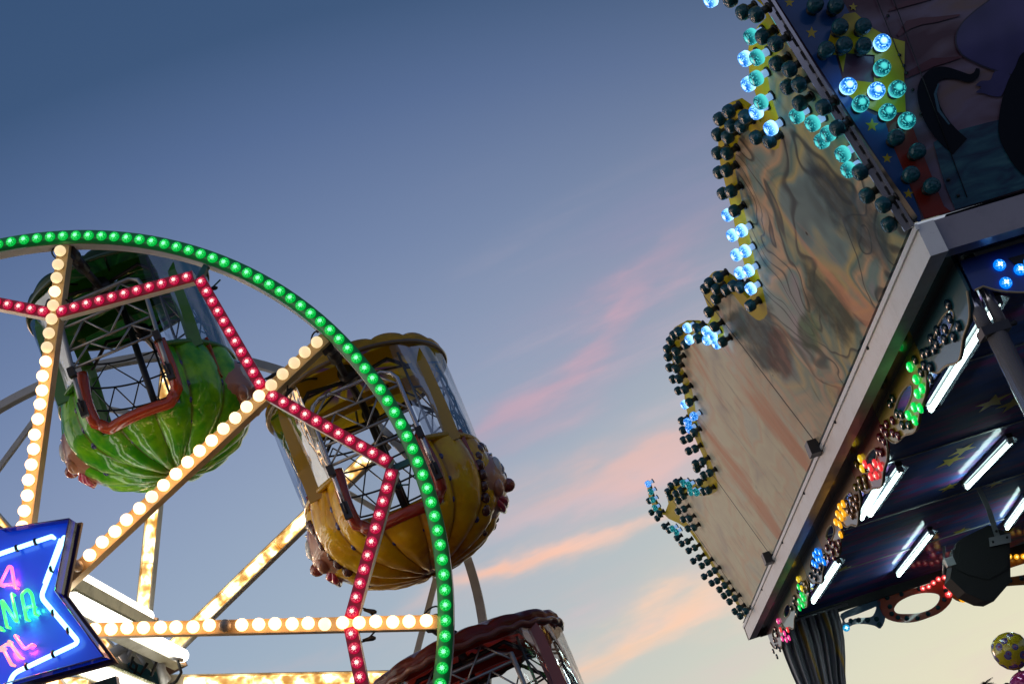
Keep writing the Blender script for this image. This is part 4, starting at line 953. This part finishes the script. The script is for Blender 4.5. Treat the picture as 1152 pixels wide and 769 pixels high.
# ---- soffit and ceiling
M_soff = mat('dark_mirror_trim', (.035, .028, .02), .10, .55, fn=lambda n, b_: (n.inp(b_.inputs['Normal'], n.bump(n.noise(n.tc(), scale=4, detail=3), .12, .02)), n.inp(b_.inputs['Roughness'], n.m('MULTIPLY_ADD', n.noise(n.tc(), scale=9, detail=4), .16, .05))))
b = MB(); b.box(RP(.115, SL/2+.04, -.105), n1x*.044, d1*(SL/2-.04), zz*.010); b.build('soffit', M_soff, pav)
b = MB(); b.box(oF+d2*(XW/2)-zz*.10+n2y*.13, d2*(XW/2-.1), n2y*.055, zz*.010); b.build('soffit', M_soff, pav)
def ceil(n, b_):
    s = n.tc(); w1 = n.noise(s, scale=.8, detail=2, out=1); v = n.vm('ADD', s, n.vm('MULTIPLY', w1, (.8, .25, 0)))
    c = n.noise(n.map(v, sc=(1, 2.6, 1)), scale=.9, detail=4, rough=.6)
    k = n.ramp(c, [(.30, (.02, .05, .18)), (.42, (.03, .10, .42)), (.50, (.10, .12, .34)), (.56, (.34, .08, .36)), (.62, (.05, .18, .60)), (.8, (.22, .22, .5))])
    n.inp(b_.inputs['Base Color'], k); n.inp(b_.inputs['Coat Normal'], n.bump(n.noise(n.map(s, sc=(1, 3, 1)), scale=3.0, detail=3), .06, .02))
    n.inp(b_.inputs['Coat Roughness'], n.m('MULTIPLY_ADD', n.noise(s, scale=5, detail=4), .06, .03))
CZ = -.075
b = MB(); b.prism([RP(.16, .10, CZ), RP(XW, .10+.0, CZ), RP(XW, SL-.02, CZ), RP(.16, SL-.02, CZ)], zz*.03)
ceilg = b.build('ceiling', mat('night_sky_ceiling', (.01, .015, .04), .7, coat=.16, spec=.2, fn=ceil), pav)
def Cp(px, py, off=0.0): return hit((px, py), C+zz*(CZ-off), zz)
M_cst = mat('ceiling_star_paint', (.75, .60, .06), .5, coat=.1)
rs = random.Random(3); cnt = 0
while cnt < 46:
    x, s_ = rs.uniform(.35, 3.6), rs.uniform(.6, 7.4); r0 = rs.uniform(.05, .12); q = []
    a0 = rs.uniform(0, 1.2)
    for i in range(10):
        rr = r0 if i % 2 == 0 else r0*.4; a_ = a0+math.pi*i/5; q.append(RP(x+rr*math.cos(a_), s_+rr*math.sin(a_)*1.3, CZ-.0015))
    MB().prism(q, zz*-.001).build('ceiling_star', M_cst, ceilg); cnt += 1
b = MB()
for s_ in (1.6, 3.1, 4.6, 6.1): b.box(RP(XW/2+.1, s_, CZ-.004), n1x*(XW/2-.15), d1*.008, zz*.003)
b.build('ceiling_seam', M_steel, ceilg)
b = MB(); b.box(RP(XW/2, SL+.02, -.07), n1x*(XW/2), d1*.035, zz*.06); b.box(RP(XW/2, SL-.06, -.10), n1x*(XW/2-.1), d1*.02, zz*.05); b.build('rear_rail', M_black, pav)
b = MB(); b.box(RP(XW/2+.05, SL/2, 0.02), n1x*(XW/2-.10), d1*(SL/2-.05), zz*.015); b.build('roof_deck', M_dark, pav)
# ---- left valance: cut-out board hanging inside the rail, its colours changing along it
VX = .150; VT = -.10
PAL = [(.02, .12, .17), (.36, .30, .02), (.20, .02, .01), (.10, .05, .03), (.22, .12, .02), (.03, .10, .16), (.20, .16, .02), (.05, .12, .06), (.12, .02, .04)]
segs = [(.18, .95), (.95, 1.9), (1.9, 2.75), (2.75, 3.45), (3.45, 4.2), (4.2, 5.0), (5.0, 5.8), (5.8, 6.7), (6.7, 7.6)]
for i, ((s0, s1), c_) in enumerate(zip(segs, PAL)):
    L_ = s1-s0; low = []
    for u in np.linspace(0, 1, 19):
        low.append((s0+.003+(L_-.006)*u, -.235-.125*math.sin(math.pi*u)**.7-.012*math.sin(5*math.pi*u)))
    hole = [(s0+L_*(.5+.22*math.cos(a_)), -.205+.035*math.sin(a_)-.02) for a_ in np.linspace(0, 2*math.pi, 18, endpoint=False)]
    poly = [RP(VX, s1-.003, VT), RP(VX, s0+.003, VT)]+[RP(VX, s_, z_) for s_, z_ in low]
    b = MB(); b.prism(poly, n1x*.012, holes=[[RP(VX, s_, z_) for s_, z_ in hole]])
    b.build('valance', mat('valance_paint_%d' % i, c_, .3, coat=.6), pav)
    bb = MB(); bb.tube([RP(VX-.002, s_, z_) for s_, z_ in low], .005, 6); bb.tube([RP(VX-.002, s_, z_) for s_, z_ in hole], .004, 6, closed=True); bb.build('valance_edge', mat('cream_edge', (.42, .36, .24), .4), pav)
def minil(name, cap, led, es, ces): return template('valance_lamp', cap_lamp(.0235, 12), [lampmat(name, cap, led, es, ces, 4.0)])
V = {'g': minil('green_mini_lamp', (0, .75, .10), (.3, 1, .5), 3.2, .9), 'y': minil('amber_mini_lamp', (1, .42, .01), (1, .75, .2), 2.6, 1.0), 'Y': minil('yellow_mini_lamp', (.9, .62, .02), (1, .9, .3), 2.0, .8), 'r': minil('red_mini_lamp', (.9, .04, .05), (1, .5, .4), 3, .9),
     'b': minil('blue_mini_lamp', (0, .22, 1), (.3, .75, 1), 3.4, .9), 'p': minil('pink_mini_lamp', (.9, .05, .30), (1, .6, .6), 3, .9), 'c': minil('cyan_mini_lamp', (0, .45, .9), (.5, .9, 1), 3, .6)}
def darkl(nm, c): return template('valance_lamp', cap_lamp(.0235, 12), [mat(nm, c, .18, coat=1)])
V.update({'T': darkl('unlit_blue_mini_lamp', (.004, .03, .06)), 'G': darkl('unlit_green_mini_lamp', (.003, .05, .03)), 'R': darkl('unlit_red_mini_lamp', (.16, .008, .03)), 'O': darkl('unlit_amber_mini_lamp', (.26, .09, .01)), 'U': darkl('unlit_yellow_mini_lamp', (.22, .18, .01))})
vroot = MB().box(RP(VX+.02, SL/2, VT-.02), n1x*.007, d1*(SL/2-.2), zz*.02).build('valance_batten', M_dark, pav)
vl = [(1066, 343, 'T'), (1068, 358, 'T'), (1077, 367, 'T'), (1063, 370, 'T'), (1054, 372, 'T'), (1072, 379, 'T'), (1062, 382, 'T'), (1047, 381, 'T'), (1053, 387, 'T'), (1043, 396, 'T'), (1050, 393, 'T'), (1039, 411, 'T'), (1046, 413, 'T'), (1047, 426, 'T'), (1038, 398, 'T'),
      (1023, 413, 'g'), (1030, 427, 'g'), (1037, 437, 'g'), (1031.5, 443, 'g'), (1028, 458, 'g'), (1035, 459, 'g'), (1021.5, 467, 'g'), (1029, 473, 'g'), (1029, 405, 'G'), (1036, 419, 'G'), (1004, 448, 'G'), (1001, 454, 'G'), (1009, 465, 'G'), (1014, 466, 'G'), (1015, 478, 'G'), (1022, 478, 'G'),
      (997, 477, 'R'), (1004, 473, 'R'), (992, 482, 'R'), (997, 487, 'R'), (1004, 487, 'R'), (1010, 490, 'R'), (989, 492, 'R'), (994, 496, 'R'), (987, 508, 'R'), (991, 509, 'R'),
      (967.5, 516, 'Y'), (969.6, 527, 'Y'), (973, 522, 'r'), (979, 526, 'r'), (984, 521, 'r'), (990, 525, 'r'), (979.5, 536, 'r'), (985.6, 534.5, 'r'), (963, 522, 'U'), (966, 540, 'U'), (972, 538, 'U'), (968, 547, 'U'), (962, 548, 'U'), (974, 546, 'U'),
      (944.5, 570, 'y'), (948.5, 566.5, 'y'), (942, 578, 'y'), (946, 582, 'y'), (949, 577, 'y'), (940, 587, 'y'), (945, 590, 'y'), (945.6, 601, 'y'), (953, 566, 'O'), (957, 562, 'O'), (961, 566, 'O'), (954, 574, 'O'), (959, 573, 'O'), (963, 560, 'O'), (958, 580, 'O'), (964, 570, 'O'),
      (933, 609, 'R'), (938, 612, 'R'), (930, 616, 'R'), (936, 620, 'R'), (942, 618, 'R'), (938, 627, 'R'), (932, 627, 'R'), (944, 610, 'R'), (918.5, 620, 'b'), (923, 621.5, 'b'), (916, 624, 'b'), (922.5, 628.5, 'b'), (919.6, 629, 'b'), (914.8, 633, 'b'), (918, 635, 'b'), (927, 632, 'b')]
assert len(vl) <= 100, len(vl)
vl2 = [(928, 626, 'T'), (916, 641, 'T'), (921, 643, 'T'), (912, 647, 'T'), (917, 650, 'T'), (923, 638, 'T'), (897.6, 651.5, 'Y'), (902, 661.5, 'Y'), (898.4, 660, 'g'), (901.5, 669, 'g'), (904, 673, 'g'), (899, 676, 'g'), (903, 680.5, 'g'), (899.4, 683.6, 'g'), (905, 656, 'U'), (908, 660, 'U'), (905, 664, 'U'), (910, 667, 'G'), (894, 672, 'G'), (893, 678, 'G'), (890, 684, 'G'), (896, 690, 'G'),
       (875, 698.4, 'p'), (878, 708, 'r'), (886, 708, 'r'), (882.5, 712, 'p'), (880, 718, 'p'), (884.5, 719, 'p'), (887.7, 717, 'p'), (872, 707, 'R'), (874, 714, 'R'), (871, 720, 'R'), (873, 727, 'T'), (870, 732, 'T'), (874, 738, 'T'), (877, 730, 'T')]
for (x, y, c_) in vl:
    p = hit((x, y), RP(VX-.01, 0, 0), n1x); inst('valance_lamp', V[c_], vroot, frameZ(p+n1x*.006, -n1x, random.uniform(0, 6)))
for c_ in sorted(set(c for _, _, c in vl2)):
    scatter_join('valance_lamp_row', V[c_], [frameZ(hit((x, y), RP(VX-.01, 0, 0), n1x)+n1x*.006, -n1x, 0) for x, y, q in vl2 if q == c_], pav)
# ---- front valance, blue with black cut-outs
fo = C+n2y*.155
def Vf(px, py): return hit((px, py), fo, n2y)
def vf(x, z): return fo+d2*x+zz*z
low = []
for u in np.linspace(0, XW-.25, 120):
    low.append((.17+u, -.22-.12*abs(math.sin(math.pi*(u-.02)/.62))**.6))
b = MB(); b.prism([vf(XW-.08, -.12), vf(.17, -.12)]+[vf(x, z) for x, z in low], n2y*.012)
fv = b.build('front_valance', mat('valance_blue', (.012, .05, .30), .3, coat=.6), pav)
b = MB(); b.prism([Vf(*p)-n2y*.003 for p in ((1134, 291), (1152, 286), (1185, 290), (1185, 304), (1152, 304), (1142, 299))], -n2y*.002); b.build('cutout_shape', M_black, fv)
b = MB(); b.tube([vf(x, z)-n2y*.004 for x, z in low], .004, 6); b.build('valance_edge', mat('cream_edge2', (.42, .36, .24), .4), pav)
T_bl = minil('blue_disc_lamp', (0, .22, 1), (.45, .85, 1), 3.4, 1.1)
for x, y in ((1124, 299), (1147, 304), (1131, 319), (1163, 318), (1158, 296)): inst('disc_lamp', T_bl, fv, frameZ(Vf(x, y)-n2y*.003, -n2y, .4))
# ---- rear valance rings, seen against the sky
ro_ = RP(0, SL-.03, 0)
def Vr(px, py): return hit((px, py), ro_, d1)
def bez(px):
    q = []; n = len(px)
    for i in range(n):
        p0, p1, p2, p3 = [np.array(px[(i+k_) % n], float) for k_ in (-1, 0, 1, 2)]
        for u in (0, .33, .67): q.append(.5*((2*p1)+(-p0+p2)*u+(2*p0-5*p1+4*p2-p3)*u*u+(-p0+3*p1-3*p2+p3)*u**3))
    return q
def rearpiece(name, outer_, hole, m):
    b = MB(); b.prism([Vr(*p) for p in bez(outer_)], d1*.014, holes=[[Vr(*p) for p in bez(hole)]] if hole else None); return b.build(name, m, pav)
P_or = mat('valance_orange', (.55, .06, .015), .3, coat=.6); P_am = mat('valance_amber', (.36, .12, .012), .3, coat=.6); P_bl2 = mat('valance_sea_blue', (.015, .10, .24), .3, coat=.6)
rearpiece('rear_valance', [(946, 690), (966, 681), (988, 674), (991, 683), (996, 694), (991, 706), (984, 703), (972, 701), (960, 702), (950, 708), (946, 705), (948, 698)], [(951, 695), (965, 690), (980, 684), (986, 682), (982, 692), (974, 694), (962, 695), (952, 700)], P_bl2)
rr_ = rearpiece('rear_valance', [(987, 673), (1010, 666), (1040, 658), (1060, 651), (1068, 660), (1071, 674), (1060, 687), (1045, 694), (1028, 699), (1010, 699), (996, 694), (990, 684)], [(1006, 684), (1012, 676), (1026, 669), (1042, 666), (1056, 668), (1056, 676), (1048, 684), (1034, 689), (1018, 690), (1009, 689)], P_or)
rearpiece('rear_valance', [(1061, 651), (1090, 642), (1120, 632), (1180, 610), (1190, 640), (1170, 655), (1140, 658), (1110, 662), (1086, 676), (1072, 672), (1066, 662)], [(1078, 660), (1092, 652), (1120, 644), (1150, 634), (1172, 630), (1168, 642), (1140, 648), (1110, 652), (1090, 664)], P_am)
b = MB()
for x, y in ((1001, 682), (1003, 690), (1010, 694), (1020, 695), (1032, 695), (1044, 690), (1055, 683), (1062, 674), (1064, 664), (998, 672), (1014, 668), (1034, 662), (957, 698), (966, 697), (976, 697), (986, 696), (989, 702), (1098, 668), (1110, 657), (1124, 655), (1136, 653), (1149, 650)):
    b.lathe([(.022, 0), (.022, .012), (.012, .03), (1e-4, .034)], Vr(x, y), n1x, zz, -d1, 10)
b.build('unlit_lamp_row', B_dark, pav)['kind'] = 'stuff'
for x, y, c_ in ((1065, 660, 'r'), (1067, 668, 'r'), (1076.5, 665.5, 'y'), (1083, 673.5, 'y'), (952, 706, 'c')): inst('rear_lamp', V[c_], rr_, frameZ(Vr(x, y), -d1, 0)@Matrix.Scale(1.35, 4))
# chains of small lamps on the inner edge of the far side; their light lies mirrored in the ceiling
for c_, L_ in (('r', [(x, .0) for x in np.linspace(1.62, 1.95, 7)]), ('y', [(x, .0) for x in np.linspace(2.0, 2.7, 13)])):
    scatter_join('inner_lamp_row', V[c_], [frameZ(RP(x, SL-.10, -.165-.02*math.sin(x*20)), nrm(-d1-zz*.3), 0) for x, z in L_], pav)
# ---- chrome column at the front corner
pc = Cp(1079, 293); b = MB()
b.tube([pc-n1x*.022-zz*.05, pc-n1x*.022-zz*.32], .028, 20); b.tube([pc+n1x*.036-d1*.01-zz*.05, pc+n1x*.036-d1*.01-zz*.30], .022, 16)
col = b.build('column', M_chrome, pav)
pl_ = np.array([pc[0], pc[1], 0]); b = MB(); b.tube([pc-zz*.32+n1x*.005, pl_+n1x*.005], .040, 24); b.lathe([(.12, .0), (.12, .015), (.05, .03)], pl_, *I3, n=24); b.build('column', M_chrome, pav)
b = MB(); b.box(pc-zz*.315, n1x*.055, d1*.040, zz*.018); b.tube([pc-zz*.315+n1x*.055-d1*.02, pc-zz*.315+n1x*.085-d1*.02], .010, 8); b.build('clamp', M_dark, col)
for (x, s_) in ((XW-.2, .2), (XW-.2, SL-.2)):
    b = MB(); b.tube([RP(x, s_, -.1), RP(x, s_, -C[2])], .032, 20); b.build('column', M_chrome, pav)
# ---- speaker hanging from the ceiling
so3 = RP(0, 4.6, 0); sn = -d1
def Sp(px, py, off=0.0): return hit((px, py), so3+d1*off, d1)
prof = [(1076, 610), (1084, 604), (1112, 590), (1136, 600), (1137, 654), (1118, 676), (1106, 675), (1086, 666), (1069, 650)]
P = [Sp(*p) for p in prof]; pcn = sum(P)/len(P)
spk = thing('loudspeaker', tuple(pcn-zz*.15), 'black angular loudspeaker hung by a steel bracket under the starry ride ceiling', 'loudspeaker', axes=(n1x, d1, zz))
b = MB(); P2 = [pcn+(p-pcn)*.93+d1*.25 for p in P]; k = len(P)
b.prism(P, d1*.004)
b.add(P+P2, [(i, i+k, (i+1) % k+k, (i+1) % k) for i in range(k)], smooth=False); b.prism(P2, d1*.004)
cab = b.build('cabinet', mat('speaker_vinyl', (.006, .006, .007), .6, fn=lambda n, b_: n.inp(b_.inputs['Normal'], n.bump(n.noise(n.tc(), scale=160, detail=2), .4, .002))), spk)
b = MB(); g1, g2, g3, g4 = [Sp(*p, off=-.006) for p in ((1072, 650), (1086, 664), (1106, 673), (1117, 674))]
b.prism([Sp(*p, off=-.004) for p in ((1080, 612), (1112, 594), (1133, 603), (1134, 640), (1112, 652), (1088, 646), (1076, 640))], -d1*.004)
b.build('grille', mat('speaker_grille', (.006, .006, .007), .6, 0, fn=lambda n, b_: n.inp(b_.inputs['Normal'], n.bump(n.vor(n.tc(), scale=260), .4, .002))), spk)
b = MB(); b.box(Sp(1125, 607, -.03), (Sp(1137, 605)-Sp(1113, 610))/2, d1*.003, (Sp(1125, 601)-Sp(1126, 611))/2)
c0_ = Sp(1122, 603, -.026); c1_ = Sp(1112, 572, .0); ctop = Cp(1106, 566, .0)
b.beam(c0_, c1_, .035, .008, d1); b.beam(c1_, np.array([c1_[0], c1_[1], C[2]+CZ]), .035, .008, d1)
br = b.build('bracket', M_steel, spk)
b = MB()
for x, y in ((1117, 609), (1133, 604), (1121, 597)): b.tube([Sp(x, y, -.040), Sp(x, y, -.030)], .009, 10)
b.build('bolt', M_black, br)
b = MB(); b.tube([Sp(1074, 618, .05), Sp(1074, 654, .05)], .016, 10); b.box(Sp(1068, 632, .02), n1x*.030, d1*.03, zz*.03); b.tube([Sp(1062, 614, .06), Sp(1062, 646, .06)], .010, 8); b.build('bracket', M_steel, spk)
# ---- fluorescent tubes on the ceiling
tubes = [((1047, 461), (1123, 340), 'white tube light nearest the chrome column under the ride ceiling'), ((969, 583), (994, 541), 'left tube of the close pair of tube lights beside the painted stars'), ((979, 579), (1013, 529), 'right tube of the close pair of tube lights beside the painted stars'),
         ((915, 677), (944, 632), 'white tube light nearest the curtained rear corner of the ride'), ((1011, 647), (1048, 600), 'white tube light left of the black loudspeaker'), ((1088, 548), (1137, 497), 'white tube light above and left of the loudspeaker bracket'), ((1133, 594), (1156, 562), 'white tube light right of the loudspeaker at the picture edge')]
M_tube = mat('fluorescent_tube', (.95, 1, 1), .3, em=(.72, 1, .96), es=13); M_tube2 = mat('aluminium_reflector', (.35, .42, .50), .25, .9)
for (p, q, lab) in tubes:
    P, Q = Cp(*p, off=.055), Cp(*q, off=.055); dd = nrm(Q-P); sd = np.cross(dd, zz)
    T = thing('tube_light', (P+Q)/2+zz*.06, lab, 'tube light', 'tube lights under the ride ceiling', (dd, -sd, zz))
    MB().box((P+Q)/2+zz*.038, dd*(np.linalg.norm(Q-P)/2+.02), sd*.020, zz*.012).build('housing', M_dark, T)
    MB().hexa([P-sd*.02+zz*.028, Q-sd*.02+zz*.028, Q-sd*.058+zz*.006, P-sd*.058+zz*.006, P-sd*.02+zz*.03, Q-sd*.02+zz*.03, Q-sd*.058+zz*.008, P-sd*.058+zz*.008]).build('reflector', M_tube2, T)
    MB().tube([P, Q], .0135, 14).build('tube', M_tube, T)
    b = MB()
    for e in (P, Q): MB().box(e+zz*.012, dd*.012, sd*.016, zz*.024).build('lamp_holder', M_grey, T)
# ---- curtain gathered at the rear corner
top0, top1 = RP(.25, SL-.22, -.14), RP(.85, SL-.12, -.14)
cur = MB(); nu, nv = 90, 24; vs = []
for j in range(nv+1):
    v = j/nv; z = -.14-(C[2]-.16)*v; sw = .035+.02*v; gather = 1-.42*math.exp(-((v-.24)/.13)**2)
    for i in range(nu+1):
        u = i/nu; x = (.24+.28)+(u-.5)*.60*gather*(1+.25*v)-.10*math.exp(-((v-.24)/.15)**2)
        s_ = SL-.25+sw*math.sin(u*44+math.sin(u*9)*2+v*1.5)+.02*math.sin(u*91); vs.append(RP(x, s_, z))
cur.add(vs, [(j*(nu+1)+i, j*(nu+1)+i+1, (j+1)*(nu+1)+i+1, (j+1)*(nu+1)+i) for j in range(nv) for i in range(nu)])
def curt(n, b_):
    s = n.sep(n.tc())[0]; k = n.m('FRACT', n.m('MULTIPLY', s, 4.2)); n.inp(b_.inputs['Base Color'], n.ramp(k, [(0, (.25, .25, .28)), (.62, (.17, .17, .2)), (.70, (.6, .36, .04)), (.80, (.3, .3, .33))], 'LINEAR'))
cu_ = thing('corner_curtain', RP(.5, SL-.25, -C[2]), 'grey curtain with golden stripes gathered at the far corner of the ride', 'curtain', axes=(n1x, d1, zz))
cur.build('cloth', mat('satin_cloth', (.1, .1, .11), .45, coat=.2, fn=curt), cu_, solid=.003)
b = MB(); b.tube([RP(.2, SL-.25, -.135), RP(.9, SL-.25, -.135)], .012, 8); b.build('curtain_rod', M_steel, cu_)
b = MB(); b.tube([RP(.34, SL-.10, -.12), RP(.34, SL-.10, -C[2])], .04, 16); b.build('column', M_dark, pav)
# ================================================================== BALLOONS AND DISTANT PALM
bd_ = 9.0; bp = CAM+ray(1137, 732)*bd_; R_b = .112
bal = thing('balloon', bp-zz*.12, 'shiny yellow balloon with purple flower spots at the lower right corner', 'balloon')
def balf(n, b_):
    v = n.vor(n.tc(), scale=19); c = n.vor(n.tc(), scale=19, out=1); s = n.sep(c)[0]; th = n.m('MULTIPLY_ADD', s, .2, .34)
    k = n.mix(n.m('LESS_THAN', v, th), (.62, .50, .02, 1), (.14, .09, .30, 1)); k = n.mix(n.m('LESS_THAN', v, n.m('MULTIPLY', th, .68)), k, (.14, .14, .38, 1)); k = n.mix(n.m('LESS_THAN', v, n.m('MULTIPLY', th, .38)), k, (.30, .04, .16, 1)); n.inp(b_.inputs['Base Color'], k)
b = MB(); b.lathe([(1e-4, -.118), (.03, -.112), (.065, -.092), (.095, -.055), (.110, -.01), (.110, .035), (.095, .072), (.065, .098), (.03, .112), (1e-4, .115)], bp, *I3, n=32); b.build('skin', mat('printed_foil', (.4, .3, .02), .22, 0, coat=1, fn=balf), bal)
b = MB(); b.lathe([(.006, -.118), (.012, -.128), (.004, -.133), (.011, -.150)], bp, *I3, n=10); b.tube([bp-zz*.13, bp-zz*.2+HX*.01, bp-zz*.6], .002, 5); b.build('knot', M_dark, bal)
bp2 = CAM+ray(1153, 768)*8.9
ba2 = thing('balloon', bp2-zz*.1, 'pink balloon with dark round ears just below the yellow balloon', 'balloon')
ba2['label'] = 'pink balloon with a dark rounded lobe just below the yellow spotted balloon'
MB().ball(bp2-zz*.02, .10, .10, .095, n=28).build('skin', mat('pink_foil', (.45, .03, .20), .12, .2, coat=1), ba2)
b = MB(); b.ball(bp2-HX*.10-zz*.01+A*.03, .035, .03, .05); b.ball(bp2+HX*.10+zz*.01+A*.03, .035, .03, .05); b.build('lobe', mat('dark_foil', (.01, .015, .02), .2, coat=1), ba2)
b = MB(); b.tube([bp2-zz*.1, bp2-zz*.6], .002, 5); b.build('string', M_dark, ba2)
pp = CAM+ray(1103, 767)*42; palm = thing('palm_tree', (pp[0], pp[1], 0), 'tiny dark palm top against the yellow sky low at the right', 'palm tree')
b = MB(); b.tube([(pp[0], pp[1], 0), (pp[0]+.1, pp[1], pp[2]*.5), (pp[0], pp[1], pp[2]-.15)], [.28, .2, .15], 10); b.build('trunk', mat('palm_bark', (.07, .05, .03), .9), palm)
b = MB(); rp_ = random.Random(2)
for i in range(26):
    a_ = i*2.4; e_ = rp_.uniform(-.5, .5); L_ = rp_.uniform(.22, .38); d_ = np.array([math.cos(a_), math.sin(a_), 0])
    for j in range(8):
        u0, u1 = j/8, (j+1)/8; f = lambda u: np.array([pp[0], pp[1], pp[2]-.15])+d_*L_*u+zz*(L_*(e_+.5)*u-.5*L_*u*u)
        for s_ in (-1, 1):
            q = np.array([-d_[1], d_[0], -.35])*s_*.14*(1-u0*.7); b.add([f(u0), f(u0)+q+d_*.08, f(u1)], [(0, 1, 2)], smooth=False)
b.build('crown', mat('palm_leaf', (.03, .045, .02), .6), palm)
print('objects', len(S.objects))
